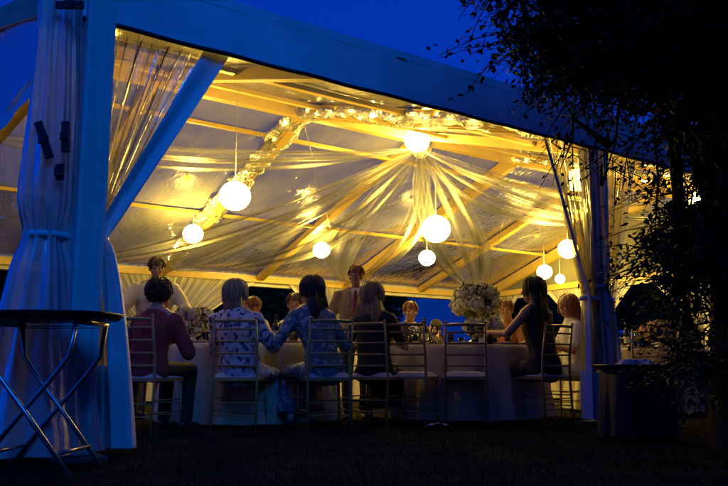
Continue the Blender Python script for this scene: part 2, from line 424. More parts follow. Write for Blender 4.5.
# tied back curtains
def curtain(post_td, dirn, nrm, W, ztop, ztie=1.24, bw=.17, clear='clear_wall', pleats=9, wt=.10, flare=.42, ph=0.0, hemmat='vinyl', zwin=.46, s0=.07, tieoff=.0, amp=1.0, hang=1.0):
    """dirn/nrm: (t,d) unit vectors; panel between the post and a border hem, gathered at ztie, falling loose below"""
    pt, pd = post_td
    def pos(s, n, z): return T(pt + dirn[0] * s + nrm[0] * n, pd + dirn[1] * s + nrm[1] * n, z)
    fb = bw / W
    def surf(u, v, off=0.0):
        vt = .60
        if v < vt:
            k = v / vt; g = k ** hang
            z = ztop + (ztie - ztop) * k
            wdt = W * (1 - g) + wt * g
            s = s0 * (1 - g) + (s0 * .3 + tieoff) * g + wdt * u
            A = (.010 + .045 * k * (1 - .25 * k)) * amp
        else:
            k = (v - vt) / (1 - vt); g = k ** .6
            z = ztie + (.05 - ztie) * k
            wdt = wt * (1 - g) + flare * g
            s = s0 * .3 + tieoff - .12 * g + wdt * u
            A = (.040 + .030 * g) * amp
        n = A * math.sin(2 * math.pi * pleats * u + ph + .8 * math.sin(4 * v + ph)) + .35 * A * math.sin(2 * math.pi * pleats * 2.3 * u + 2 * v) + off
        s += .006 * math.sin(2 * math.pi * pleats * u * 1.7 + ph)
        return pos(s, n, z)
    m = MB()
    nb = 1 - fb * .96
    m.grid(lambda u, v: surf(u * nb, v), 110, 70, matfn=lambda u, v: 1 if v > .60 + .40 * (1 - zwin / 1.2) else 0)
    c = tb(m, 'curtain', [M[clear], M['vinyl']])
    def hem(u, v):
        vt = .60; g = min(1, v / vt); h2 = max(0, (v - vt) / (1 - vt)) ** .6
        if v < vt: z = ztop + (ztie - ztop) * g; edge = s0 * (1 - g) + (s0 * .3 + tieoff) * g + W * (1 - g) + wt * g
        else: z = ztie + (.05 - ztie) * (v - vt) / (1 - vt); edge = s0 * .3 + tieoff - .12 * h2 + wt * (1 - h2) + flare * h2
        bb = bw * (1 - .45 * g + .3 * h2)
        A = (.004 + .018 * g + .01 * h2)
        return pos(edge - bb * (1 - u), A * math.sin(7 * u + ph + 3 * v) + (.012 + .05 * g), z)
    b = MB(); b.grid(hem, 10, 70); tb(b, 'border_hem', M[hemmat], c)
    s = MB()
    ring = []
    for i in range(21):
        a = 2 * math.pi * i / 20
        ring.append(pos(s0 * .3 + tieoff + wt * .5 + (wt * .62) * math.cos(a), .065 * math.sin(a), ztie + .004 * math.sin(3 * a)))
    s.tube(ring, .014, 6, flat=1.6, cap=False); tb(s, 'tie_strap', M['vinyl'], c)
    return c
TP = {0: TS[0], 1: TS[2], 2: TS[4], 3: TS[6]}
# front
curtain((TS[0], DF - .02), (1, 0), (0, -1), .86, 2.70, 1.30, bw=.19, ph=.3, wt=.13, flare=.50, tieoff=-.03, amp=.8)
curtain((TS[2], DF - .02), (-1, 0), (0, -1), .66, 2.70, 1.18, bw=.045, ph=1.3, wt=.20, flare=.38, pleats=8)
curtain((TS[2], DF - .02), (1, 0), (0, -1), .66, 2.70, 1.18, bw=.08, ph=2.3, wt=.16, flare=.26, hemmat='milky')
curtain((TS[4], DF - .02), (-1, 0), (0, -1), .85, 2.70, ph=4.3)
curtain((TS[4], DF - .02), (1, 0), (0, -1), .85, 2.70, ph=4.9)
# left gable
curtain((TS[0] - .03, DF), (0, 1), (-1, 0), 1.5, 2.66, 1.35, bw=.07, ph=.9, wt=.30, flare=.50, amp=.9)
curtain((TS[0] - .03, 9.4), (0, -1), (-1, 0), 1.3, 2.62, 1.25, bw=.20, ph=1.9, pleats=10)
curtain((TS[0] - .03, 9.4), (0, 1), (-1, 0), 1.2, 2.60, ph=1.9, clear='ivory_wall')
curtain((TS[0] - .03, 12.6), (0, 1), (-1, 0), 1.2, 2.58, ph=1.9, clear='ivory_wall')
# right gable
for d, s in ((DF, 1), (9.4, -1), (9.4, 1), (12.6, -1), (12.6, 1), (DB, -1)):
    curtain((TS[-1] + .03, d), (0, s), (1, 0), 1.35, 2.60, ph=d, clear='ivory_wall', pleats=11)
# back wall
for i, (a, b) in enumerate(((1.35, 1.35), (1.9, 2.35), (1.6, .9), (.9, 1.2))):
    t = TS[2 * i]
    if i > 0: curtain((t, DB), (-1, 0), (0, 1), a, 2.52, 1.15, ph=t, clear='ivory_wall', pleats=12, wt=.28, bw=.15)
    if i < 3: curtain((t, DB), (1, 0), (0, 1), b, 2.52, 1.15, ph=t + 1, clear='ivory_wall', pleats=12, wt=.28, bw=.15)
# gathered opaque sleeve round the corner post (and the second post)
def sleeve(t, d, r, flare, seed, k=11, big=False, mt='vinyl'):
    m = MB(); N = 90
    def sf(u, v):
        a = 2 * math.pi * u; z = 2.98 + (.05 - 2.98) * v
        tie = math.exp(-((z - 1.30) / .12) ** 2)
        rr = r * (1 + (.42 * max(0, min(1, (2.9 - z) / 1.3)) if big else 0) - (.35 if big else .22) * tie) + (flare * max(0, (1.25 - z) / 1.25) ** 1.2)
        rr += (.016 + .02 * max(0, (1.25 - z))) * math.sin(k * a + seed + .9 * math.sin(2.2 * z) + 1.3 * math.sin(3 * a)) + .008 * math.sin(2.7 * k * a + 3 * z) + .03 * r / .16 * noise.noise(Vector((3 * math.cos(a), 3 * math.sin(a), z * 1.3 + seed)))
        return T(t + rr * math.cos(a), d + rr * .8 * math.sin(a), z)
    m.grid(sf, N, 60); c = tb(m, 'post_sleeve', M['milky'] if big else M[mt])
    s = MB(); pts = [T(t + (r * (1.09 if big else .84)) * math.cos(a / 12 * math.pi), d + (r * (.88 if big else .68)) * math.sin(a / 12 * math.pi), 1.30) for a in range(25)]
    s.tube(pts, .013, 6, flat=1.8, cap=False); tb(s, 'tie_strap', M['vinyl'], c)
    return c
sl = sleeve(TS[0] - .20, DF + .02, .12, .20, .4, k=8, big=True)
# black webbing straps and ratchet buckles on the corner sleeve
def strap(px1, py1, px2, py2, Y, w_=.022):
    q = MB(); a = at(px1, py1, Y); b = at(px2, py2, Y); q.beam(a, b, .045, w_, (0, 1, 0)); q.box((a + b) / 2 + Vector((0, -.012, 0)), (.05, .03, .05)); tb(q, 'buckle', M['black'], sl)
strap(38, 122, 50, 158, 4.42); strap(66, 122, 66, 152, 4.40, .03); strap(60, 164, 60, 180, 4.42, .015); strap(56, 5, 84, 5, 4.42, .02)

sleeve(TS[2] + .03, DF - .01, .125, .09, 2.4, 9, mt='ivory_wall')
# tulle bundles with fairy lights wound along a main rafter
def wrap(t, da, db, r, nb, seed):
    random.seed(seed)
    e = empty('fairy_light_wrap', T(t, (da + db) / 2, roofz((da + db) / 2) - .3), 0)
    o = e.location.copy()
    m = MB(); A, B = T(t, da, roofz(da) - .14), T(t, db, roofz(db) - .14)
    ax = (B - A).normalized(); sd = D1.copy(); up = sd.cross(ax)
    L = (B - A).length
    def sf(u, v):
        a = 2 * math.pi * u; s = v * L
        rr = r * (1 + .30 * math.sin(s * 5.2 + seed) * math.sin(2 * a + s * 3)) + .4 * r * noise.noise(Vector((math.cos(a) * 2, math.sin(a) * 2, s * 6 + seed)))
        return A + ax * s + sd * (rr * 1.5 * math.cos(a)) + up * (rr * .8 * math.sin(a)) - o
    m.grid(sf, 26, int(L * 26)); m.build('tulle_bundle', M['tulle_wrap'], e)
    b = MB(); b.ball((0, 0, 0), .014, 6, 4); bme = b.mesh('fairy_bulb', M['light_dot']); cpts = []
    for i in range(nb):
        s = (i + random.random() * .7) / nb * L; a = i * 2.4 + random.random()
        p = A + ax * s + sd * (r * 1.15 * math.cos(a)) + up * (r * .6 * math.sin(a)) - o
        bo = bpy.data.objects.new('fairy_bulb', bme); COL.objects.link(bo); bo.parent = e; bo.location = p; cpts.append(p)
    w_ = MB(); w_.tube(cpts, .003, 4); w_.build('wire', M['stem'], e)
    return e
tag(wrap(TS[2], DF + .25, DR - .1, .13, 95, 3), 'brightest fairy-lit tulle bundle, on the rafter between front eave and ridge', 'string lights', 'tulle bundles on the rafters')
tag(wrap(TS[4], DF + .25, DR - .1, .10, 60, 8), 'fairy-lit tulle bundle in the second bay, glinting through the branches at right', 'string lights', 'tulle bundles on the rafters')
tag(wrap(TS[2], DR + .1, DB - .3, .135, 42, 5), 'fairy-lit tulle bundle sloping from the ridge down to the back eave above the left lanterns', 'string lights', 'tulle bundles on the rafters')

# ------------------------------------------------------------------ tulle swags from the ridge knot
KN = T(8.72, 10.3, 4.36)
kn = MB()
def knf(u, v):
    a = 2 * math.pi * u; ph = math.pi * v
    r = .17 * math.sin(ph) * (1 + .22 * math.sin(7 * a + 3 * v)) + .01
    return Vector((r * math.cos(a), r * math.sin(a), .22 * math.cos(ph)))
kn.grid(knf, 40, 14)
k_o = kn.build('fabric_rosette', M['tulle_wrap'], None, KN + Vector((0, 0, .05)))
tag(k_o, 'gathered knot of tulle on the ridge, above the highest round lantern, where the swags meet', 'drapery')
def swag(B, sag, wd, seed, label, n=2):
    random.seed(seed); A = KN.copy(); B = Vector(B)
    ch = (B - A); side = Vector((ch.y, -ch.x, 0)).normalized()
    m = MB(); m.uv = []
    for layer in range(n):
        m.ush = random.random() * 5
        off = (layer - (n - 1) / 2) / max(1, n - 1); sg = sag * random.uniform(.7, 1.3); w0 = wd * random.uniform(.35, .8); ph = random.random() * 9
        def sf(u, v, off=off, sg=sg, w0=w0, ph=ph):
            e = math.sin(math.pi * v) ** .8 if 0 < v < 1 else 0
            c = A + ch * v - Vector((0, 0, sg * 4 * v * (1 - v))) + side * (off * wd * e)
            x = (u - .5) * (.05 + w0 * e)
            f = .022 * math.sin(13 * u + ph) * (.4 + e) + .03 * noise.noise(Vector((u * 4 + ph, v * 5, layer)))
            return c + side * x + Vector((0, 0, f - abs(x) * .15)) - A
        m.grid(sf, 14, 46)
    o = m.build('tulle_swag', M['tulle'], None, A)
    return tag(o, label, 'drapery', 'tulle swags fanning out from the ridge')
swag(T(TS[1], DB - .2, 2.60), .50, 1.5, 1, 'low tulle swag running behind the biggest lantern, ending above the standing man in cream')
swag(T(TS[2] + .3, DB - .2, 2.60), .40, 1.6, 2, 'tulle swag falling to the bright back eave beside the white flowers at left')
swag(T(TS[4] - .1, DB - .25, 2.62), .30, 1.3, 3, 'tulle swag falling straight behind the standing man in the red tie')
swag(T(TS[6] - .6, DB - .2, 2.62), .15, .9, 4, 'narrow tulle swag slanting down right to the back eave over the tall flowers', 2)
swag(T(TS[4], DF + .2, 2.86), .50, 1.9, 5, 'broad sagging tulle swag running right from the ridge knot to behind the second post')
swag(T(TS[6] - .1, DR, 3.9), .50, 1.5, 7, 'tulle swag along the ridge from the knot towards the right gable')
swag(T(TS[0] + .1, DR + 1.2, 3.7), .25, 1.1, 8, 'tulle swag crossing the roof level to the left gable, above the big left lantern', 2)

# ------------------------------------------------------------------ paper lanterns
def lantern(px, py, Y, dia, label, mt='lantern', shape='round', top=None):
    c = at(px, py, Y); e = empty('paper_lantern', c, random.random() * 3)
    tag(e, label, 'lantern', 'paper lanterns hanging in the tent')
    m = MB(); r = dia / 2
    if shape == 'round':
        prof = []
        for i in range(41):
            th = math.pi * (.04 + .92 * i / 40); rr = r * math.sin(th) * (1 - .012 * (1 if i % 2 else 0)); prof.append((rr, r * .94 * math.cos(th)))
        m.lathe(prof, n=32)
    else:
        prof = [(r * .82, r)] + [(r * (1 - .02 * (i % 2)), r * (.96 - 1.92 * i / 20)) for i in range(21)] + [(r * .82, -r)]
        m.lathe(prof, n=28)
    m.build('shade', M[mt], e)
    q = MB(); q.tube([(r * .2 * math.cos(a / 8 * math.pi), r * .2 * math.sin(a / 8 * math.pi), r * .95) for a in range(17)], .004, 5, cap=False)
    q.build('wire_ring', M['steel'], e)
    # cord up to the roof
    d = c.dot(D2); zt = roofz(min(max(d, DF), DB)) - .06
    k = MB(); k.tube([(0, 0, r * .95), (0, 0, zt - c.z)], .004, 5); k.build('cord', M['black'] if top else M['c_white'], e)
    return e
lantern(235, 196, 10.1, .41, 'large round paper lantern at left, biggest of all, below the fairy-lit rafter')
lantern(417, 140, 12.9, .43, 'round paper lantern hanging highest, right under the ridge knot of tulle')
lantern(436, 229, 11.0, .41, 'large round paper lantern below and right of the ridge knot, above the tall flowers')
lantern(321.5, 250, 16.5, .36, 'small round paper lantern low over the dark-haired woman in blue print')
lantern(193, 234, 14.3, .37, 'small round paper lantern low at left, above the white flowers')
lantern(427, 258, 17.0, .36, 'small round paper lantern just below the large one over the tall flowers')
lantern(544.5, 272, 18.5, .36, 'small round paper lantern right above the long-haired woman in black')
lantern(568, 249, 13.9, .36, 'round paper lantern half hidden by the second post curtain, lower of two there', 'lantern_dim')
lantern(579, 180, 11.0, .27, 'drum-shaped paper lantern glowing through the clear curtain left of the second post', 'lantern_dim', 'drum')
lantern(560, 279, 19.3, .24, 'tiny round paper lantern beside the right gable beam, low above the auburn-haired guest')
lantern(699, 201, 12.0, .30, 'round paper lantern in the second bay, seen between the tree branches at far right', 'lantern_dim')
lantern(687, 227, 16.6, .20, 'tiny round paper lantern in the second bay, low among the twigs')
lantern(97, 76, 8.4, .20, 'round paper lantern shining through the clear curtain next to the corner post', 'lantern_dim')
lantern(647, 176, 14.2, .26, 'round paper lantern in the second bay, high and left behind the leaves', 'lantern_dim')
# lantern reflections in the roof film, added as small glowing amber spots
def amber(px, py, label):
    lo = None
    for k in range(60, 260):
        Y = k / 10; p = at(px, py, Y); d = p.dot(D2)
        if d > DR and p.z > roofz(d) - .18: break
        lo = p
    e = empty('lantern_reflection', lo, 0, label, 'light bulb', 'lantern reflections added as amber spots on the back roof slope')  # stands in for a lantern reflection, not a real bulb
    b = MB(); b.ball((0, 0, 0), (.06, .06, .045), 12, 8); b.build('light_dot', M['amber'], e)
    s = MB(); s.tube([(0, 0, .04), (0, 0, .10)], .022, 8); s.build('dot_stem', M['alu'], e)
amber(187, 178, 'added amber reflection spot left of the big left lantern'); amber(313, 192, 'added amber reflection spot right of the big left lantern, above the low small one')
amber(415, 208, 'added amber reflection spot just left above the lantern over the tall flowers'); amber(537, 236, 'added amber reflection spot near the right gable above the long-haired woman')

# ------------------------------------------------------------------ tables
TA = Vector((-1.12, 7.75, 0)); TBc = Vector((.98, 8.35, 0)); TC = Vector((3.35, 9.6, 0)); TD = Vector((-2.6, 12.2, 0)); TE = Vector((.1, 13.2, 0)); TG = Vector((3.0, 13.6, 0))
def round_table(c, r, lt, lc, z=.74):
    e = empty('round_table', c, 0, lt, 'table', 'round tables in the tent')
    m = MB(); m.lathe([(0, z - .025), (r - .02, z - .025), (r - .02, z), (0, z)], n=32); m.build('tabletop', M['chairwood'], e)
    for a in range(4):
        q = MB(); an = a * math.pi / 2 + .78; q.tube([(r * .7 * math.cos(an), r * .7 * math.sin(an), 0), (r * .6 * math.cos(an), r * .6 * math.sin(an), z - .025)], .014, 6); q.build('leg', M['steel'], e)
    s = MB(); ph = random.random() * 6; k = 15
    def f(u, v):
        a = 2 * math.pi * u
        if v < .35: rr = r * v / .35; return Vector((rr * math.cos(a), rr * math.sin(a), z + .006))
        q = (v - .35) / .65; fold = math.sin(k * a + ph + .6 * math.sin(3 * a)); fold2 = math.sin(2.3 * k * a)
        rr = r + .012 + .10 * q + (.055 * fold + .015 * fold2) * q ** .7
        return Vector((rr * math.cos(a), rr * math.sin(a), z + .006 - (z - .03) * q * (1 - .01 * fold)))
    s.grid(f, 180, 26); o = s.build('tablecloth', M['cloth'], None, c); tag(o, lc, 'tablecloth', 'long white cloths on the round tables')
    return e
round_table(TA, .76, 'round table under the long cloth where the woman in maroon sits', 'white tablecloth reaching the grass between the maroon top and the floral white dress')
round_table(TBc, .84, 'round table at the centre right behind the two empty chairs', 'long white tablecloth behind the two empty ladder-back chairs')
round_table(TC, .78, 'round table in the second bay, seen right of the second post', 'white tablecloth in the second bay right of the second post')
round_table(TD, .8, 'round table at the back left behind the man in cream', 'white tablecloth at the back left of the tent')
round_table(TE, .8, 'round table in the middle at the back, behind the man in the red tie', 'white tablecloth in the middle at the back of the tent')
round_table(TG, .8, 'round table at the back right, behind the tall flowers', 'white tablecloth at the back right of the tent')

# ------------------------------------------------------------------ chairs
def make_chair():
    e = empty('ladderback_chair', (0, 0, 0), 0, 'x', 'chair', 'ladder-back chairs round the tables')
    W, Dp = .40, .40
    m = MB(); m.box((0, 0, .43), (W, Dp, .025)); m.build('seat', M['chairwood'], e)
    c = MB()
    def f(u, v):
        x, y = (u - .5) * 2, (v - .5) * 2; k = (1 - abs(x) ** 6) * (1 - abs(y) ** 6)
        return Vector((x * W * .49, y * Dp * .49, .4435 + .045 * k ** .5))
    c.grid(f, 14, 14); c.build('cushion', M['cushion'], e)
    for s in (-1, 1):
        q = MB(); q.tube([(s * .185, .185, 0), (s * .18, .18, .42)], [.009, .013], 8); q.build('leg', M['chairwood'], e)
        q = MB(); q.tube([(s * .185, -.215, 0), (s * .185, -.185, .43), (s * .182, -.20, .65), (s * .18, -.245, .92)], [.009, .013, .012, .010], 8)
        q.ball((s * .18, -.247, .93), .014, 8, 6); q.build('leg', M['chairwood'], e)
    for z, y in ((.54, -.192), (.64, -.20), (.74, -.212), (.84, -.228)):
        q = MB(); q.tube([(-.18, y, z), (-.09, y - .012, z), (0, y - .016, z), (.09, y - .012, z), (.18, y, z)], .0075, 6, flat=1.4); q.build('slat', M['chairwood'], e)
    q = MB(); q.tube([(-.18, -.240, .905), (-.09, -.255, .908), (0, -.26, .91), (.09, -.255, .908), (.18, -.240, .905)], .010, 8, flat=1.4); q.build('top_rail', M['chairwood'], e)
    for z in (.14, .24):
        q = MB()
        q.tube([(-.184, .18, z), (.184, .18, z)], .006, 6); q.tube([(-.184, -.205, z), (.184, -.205, z)], .006, 6)
        q.tube([(-.184, .18, z + .03), (-.184, -.20, z + .03)], .006, 6); q.tube([(.184, .18, z + .03), (.184, -.20, z + .03)], .006, 6)
        q.build('stretcher', M['chairwood'], e)
    return e
CH0 = make_chair(); used = [False]
def face(a, b): return math.atan2(b[1] - a[1], b[0] - a[0]) - math.pi / 2
def chair(x, y, rz, label):
    o = CH0 if not used[0] else copy_tree(CH0); used[0] = True
    o.location = (x, y, 0); o.rotation_euler = (0, 0, rz); o['label'] = label; return o

# ------------------------------------------------------------------ people
def hair_shell(body_c, kind, mt, parent, rot, seed):
    random.seed(seed)
    c = Vector(body_c); m = MB(); R = rot
    def P(x, y, z): return c + R @ Vector((x, y, z))
    if kind in ('short', 'balding'):
        top = .012 if kind == 'short' else .0
        m.ball(P(0, -.014, .022 + top), (.084, .100, .104), 20, 12, M=R)
    elif kind == 'curly':
        m.ball(P(0, -.02, .018), (.096, .105, .105), 20, 12, M=R)
        for i in range(220):
            th = random.random() * 6.28; z = random.uniform(-.75, 1); q = math.sqrt(1 - z * z)
            x, y = q * math.cos(th), q * math.sin(th)
            if y > .35 and z < .35: continue
            m.ball(P(x * .097, -.02 + y * .106, .018 + z * .106), random.uniform(.008, .017), 6, 5)
    elif kind == 'bob':
        m.ball(P(0, -.016, .03), (.103, .112, .110), 20, 12, M=R)
        m.loft([(P(0, -.045, .02), .098, .085, R @ Vector((1, 0, 0)), R @ Vector((0, 1, 0))), (P(0, -.045, -.08), .102, .075, R @ Vector((1, 0, 0)), R @ Vector((0, 1, 0))), (P(0, -.045, -.15), .080, .055, R @ Vector((1, 0, 0)), R @ Vector((0, 1, 0)))])
    elif kind in ('long', 'shoulder'):
        L = .40 if kind == 'long' else .22
        m.ball(P(0, -.016, .03), (.100, .110, .110), 20, 12, M=R)
        X, Y = R @ Vector((1, 0, 0)), R @ Vector((0, 1, 0))
        m.loft([(P(0, -.045, .03), .095, .075, X, Y), (P(0, -.05, -.10), .112, .066, X, Y), (P(0, -.075, -.10 - L * .5), .125, .048, X, Y), (P(0, -.085, -.10 - L), .085, .028, X, Y)])
    # locks
    nl = 240 if kind != 'balding' else 24
    for i in range(nl):
        th = random.uniform(-1.0, 1.0) * 2.3 - math.pi / 2
        z0 = random.uniform(.2, .98) if kind != 'curly' else random.uniform(-.2, 1)
        pts = []
        ln = {'short': .35, 'balding': .3, 'curly': .3, 'bob': 1.3, 'long': 1.3, 'shoulder': 1.3}[kind]
        rx, ry, rz = (.092, .106, .112) if kind in ('short', 'balding') else (.108, .118, .118)
        a0 = math.acos(z0)
        for k in range(6):
            a = a0 + ln * k / 5
            x = (rx + .004 * math.sin(i * 7.3)) * math.sin(min(a, 1.75)) * math.cos(th); y = ry * math.sin(min(a, 1.75)) * math.sin(th); z = rz * math.cos(a)
            pts.append(P(x * (1 + .05 * random.random()), -.016 + y * (1 + .03 * random.random()), .03 + z))
        m.tube(pts, [.003, .0045, .005, .005, .0035, .001], 5)
    for i in range(170 if kind in ('long', 'shoulder') else 0):
        x = random.uniform(-.11, .11); L2 = L * random.uniform(.85, 1.12)
        pts = [P(x * .8, -.10, .0), P(x, -.115, -.10), P(x * 1.15 + random.gauss(0, .008), -.125, -.10 - L2 * .5), P(x * .8 + random.gauss(0, .01), -.11, -.10 - L2)]
        m.tube(pts, [.004, .005, .005, .0015], 5)
    return m.build('hair', mt, parent)

def limb_mid(a, b, la, lb, hint):
    a, b = Vector(a), Vector(b); d = b - a; L = min(d.length, la + lb - .002)
    if d.length > L: b = a + d.normalized() * L
    d = (b - a).normalized(); x = (la * la - lb * lb + L * L) / (2 * L); h = math.sqrt(max(0, la * la - x * x))
    hv = Vector(hint); hv = (hv - d * hv.dot(d)).normalized()
    return a + d * x + hv * h, b
def person(loc, look, label, pose='sit', lean=.04, sc=1.0, head_yaw=0, head_pitch=0, hl=None, hr=None, top='c_black', sleeve='long', bottom='c_black',
           hair='short', hairm='h_dark', skin='skin', build=1.0, skirt=False, jacket=None, tie=None, seed=1, rise=0.0, side=0.0):
    loc = Vector(loc); rz = face(loc, look); e = empty('person', (loc.x, loc.y, 0), rz, label, 'person'); e.scale = (sc, sc, sc)
    sit = pose == 'sit'
    hz = .49 if sit else .93; sh = hz + .50 + rise; ly = lean
    sxo = side
    def V(x, y, z): return Vector((x, y, z))
    nb = V(sxo, ly, sh + .05); hc = V(sxo * 1.15, ly + .03, sh + .185)
    R = Euler((math.radians(head_pitch), 0, math.radians(head_yaw))).to_matrix()
    bw = build
    tors = [(V(0, 0, hz - .07), .12 * bw, .10), (V(0, 0, hz - .03), .168 * bw, .125), (V(0, .0, hz + .06), .165 * bw, .12), (V(sxo * .3, ly * .35, hz + .19), .138 * bw, .10 * bw), (V(sxo * .7, ly * .7 + .01, hz + .36), .160 * bw, .115 * bw), (V(sxo * .95, ly, sh - .03), .168 * bw, .095), (V(sxo, ly - .005, sh + .02), .12 * bw ** .5, .07), (V(sxo, ly - .005, sh + .06), .055, .055)]
    def torso(m, g_=0.0): m.loft([(c, a + g_, b + g_) for c, a, b in tors], 20)
    shs = {-1: V(sxo - .168 * bw ** .7, ly, sh - .045), 1: V(sxo + .168 * bw ** .7, ly, sh - .045)}
    hl = Vector(hl) if hl else V(-.14, .34, hz + .26) if sit else V(-.26, .03, hz - .02)
    hr = Vector(hr) if hr else V(.14, .34, hz + .26) if sit else V(.26, .03, hz - .02)
    arms = {}
    for s, h in ((-1, hl), (1, hr)):
        el, wr = limb_mid(shs[s], h, .285, .255, V(s * .6, -.6, -.5)); arms[s] = (shs[s], el, wr)
    m = MB(); torso(m)
    m.caps(V(sxo, ly, sh + .02), hc - V(0, .02, .05), .058, .052)
    m.ball(hc + R @ V(0, -.008, .02), (.076, .094, .092), 18, 12, M=R)
    m.ball(hc + R @ V(0, .022, -.045), (.058, .066, .066), 16, 10, M=R)
    m.ball(hc + R @ V(0, .060, -.088), (.028, .024, .022), 10, 8, M=R)
    m.caps(hc + R @ V(0, .086, .018), hc + R @ V(0, .106, -.022), .009, .014)
    for s in (-1, 1):
        m.ball(hc + R @ V(s * .078, -.006, -.006), (.010, .019, .030), 8, 8, M=R)
        m.ball(hc + R @ V(s * .034, .078, .026), (.020, .012, .008), 8, 6, M=R)
        m.ball(hc + R @ V(s * .040, .066, -.022), (.022, .018, .02), 8, 6, M=R)
    m.ball(hc + R @ V(0, .082, -.052), (.024, .010, .007), 8, 6, M=R); m.ball(hc + R @ V(0, .080, -.066), (.021, .010, .008), 8, 6, M=R)
    for s in (-1, 1):
        a, b, c = arms[s]; m.ball(a, .054 * bw ** .5, 12, 8); m.caps(V(sxo + s * .03, ly - .01, sh + .055), a + V(0, 0, .012), .040, .048); m.caps(a, b, .050 * bw, .039 * bw); m.caps(b, c, .038 * bw, .026)
        d = (c - b).normalized(); dn = (d + V(0, .25, -.15)).normalized(); sx_ = dn.cross(V(0, 0, 1)).normalized(); up = sx_.cross(dn)
        pc = c + dn * .045
        Mx = Matrix((sx_, dn, up)).transposed()
        m.ball(pc, (.040, .052, .016), 12, 8, M=Mx)
        for k, ln in enumerate((.062, .072, .068, .052)):
            o_ = c + dn * .078 + sx_ * ((k - 1.5) * .021)
            fd = (dn + sx_ * ((k - 1.5) * .06)).normalized()
            k1 = o_ + fd * ln * .5; k2 = k1 + (fd - up * .75).normalized() * ln * .5
            m.caps(o_ - fd * .01, k1, .0090, .0085, 7); m.caps(k1, k2, .0085, .0072, 7)
        t0 = c + dn * .03 - sx_ * (s * .03); t1 = t0 + (dn * .6 - sx_ * s * .8).normalized() * .035; t2 = t1 + (dn - up * .4).normalized() * .03
        m.caps(t0, t1, .012, .0105, 7); m.caps(t1, t2, .0105, .0085, 7)
    legs = {}
    for s in (-1, 1):
        if sit: hp, kn_, an = V(s * .09, .02, hz), V(s * .115, .43, hz + .01), V(s * .115, .40, .09)
        else: hp, kn_, an = V(s * .09, 0, hz - .02), V(s * .10, .02, .50), V(s * .105, -.01, .09)
        legs[s] = (hp, kn_, an)
        m.caps(hp, kn_, .082, .056); m.caps(kn_, an, .052, .036); m.caps(an - V(0, .03, .04), an + V(0, .14, -.06), .034, .026)
    body = m.weld('body', [M[skin], M['lip']], e, .0095, 3)
    # eyes
    for s in (-1, 1):
        q = MB(); q.ball(hc + R @ V(s * .032, .0765, .006), (.009, .009, .006), 8, 6, M=R); q.build('eye', M['eye'], e)
    # clothing
    t = MB(); torso(t, .014)
    for s in (-1, 1):
        a, b, c = arms[s]
        t.caps(V(sxo + s * .05, ly - .01, sh + .035), a + V(-s * (.03 if sleeve == 'none' else 0), 0, .012), .045, .052)
        if sleeve != 'none': t.ball(a, .064 * bw ** .5, 12, 8); t.caps(V(sxo + s * .09, ly, sh - .16), a, .07 * bw, .058)
        if sleeve == 'long': t.caps(a, b, .064 * bw, .053 * bw); t.caps(b, b.lerp(c, .93), .052 * bw, .037)
        elif sleeve == 'short': t.caps(a, a.lerp(b, .75), .064 * bw, .058 * bw)
        elif sleeve == 'half': t.caps(a, b, .064 * bw, .054 * bw)
    nm = 'jacket' if jacket else ('dress' if skirt else 'shirt')
    if skirt:
        if sit:
            t.loft([(V(0, -.06, hz - .02), .19, .10, V(1, 0, 0), V(0, 0, 1)), (V(0, .12, hz), .21, .105, V(1, 0, 0), V(0, 0, 1)), (V(0, .42, hz - .01), .22, .085, V(1, 0, 0), V(0, 0, 1)), (V(0, .49, hz - .04), .20, .05, V(1, 0, 0), V(0, 0, 1))])
            t.loft([(V(0, .43, hz + .02), .20, .07), (V(0, .44, .30), .215, .075), (V(0, .43, .14), .235, .085)])
        else:
            t.loft([(V(0, 0, hz + .1), .17, .13), (V(0, 0, hz - .1), .20, .15), (V(0, 0, .45), .24, .2)])
    if jacket:
        t.loft([(V(0, 0, hz + .08), .175 * bw, .135), (V(0, 0, hz - .10), .185 * bw, .14)])
    tc = t.weld(nm, M[jacket or top], e, .014, 2)
    # cloth folds
    for v in tc.data.vertices:
        p = v.co; q = noise.noise(Vector((p.x * 9, p.y * 9, p.z * 6 + seed))) * .011 + (1 - abs(noise.noise(Vector((p.x * 14, p.y * 14, p.z * 9 + seed))))) ** 3 * .006 - .003
        v.co = p + v.normal * q
    if not skirt:
        t = MB(); t.loft([(V(0, 0, hz + .06), .16 * bw, .125), (V(0, .01, hz - .05), .178 * bw, .13), (V(0, .02, hz - .08), .14, .10)])
        for s in (-1, 1):
            hp, kn_, an = legs[s]; t.caps(hp, kn_, .096, .072); t.caps(kn_, an + V(0, 0, .02), .070, .056)
        t.weld('trousers', M[bottom], e, .014, 2)
    for s in (-1, 1):
        hp, kn_, an = legs[s]; q = MB(); q.caps(an + V(0, -.035, -.045), an + V(0, .15, -.058), .042, .032); q.weld('shoe', M['shoe'], e, .01, 1)
    if jacket:   # shirt front, lapels and tie
        q = MB(); y0 = ly + .105 * bw
        q.grid(lambda u, v: V(sxo + (u - .5) * (.10 - .07 * v), ly * (1 - v * .5) + .128 * bw + .006 * math.sin(3.14 * u), sh + .01 - .34 * v) if v > .06 else V(sxo + (u - .5) * .09, ly + .055, sh + .055), 6, 16)
        q.build('shirt', M[top], e)
        for s in (-1, 1):
            q = MB(); q.grid(lambda u, v, s=s: V(sxo + s * (.045 - .035 * v + u * .045 * (1 - v * .8)), ly * (1 - v * .5) + .136 * bw - .012 * u, sh - .0 - .36 * v), 4, 10); q.build('lapel', M[jacket], e)
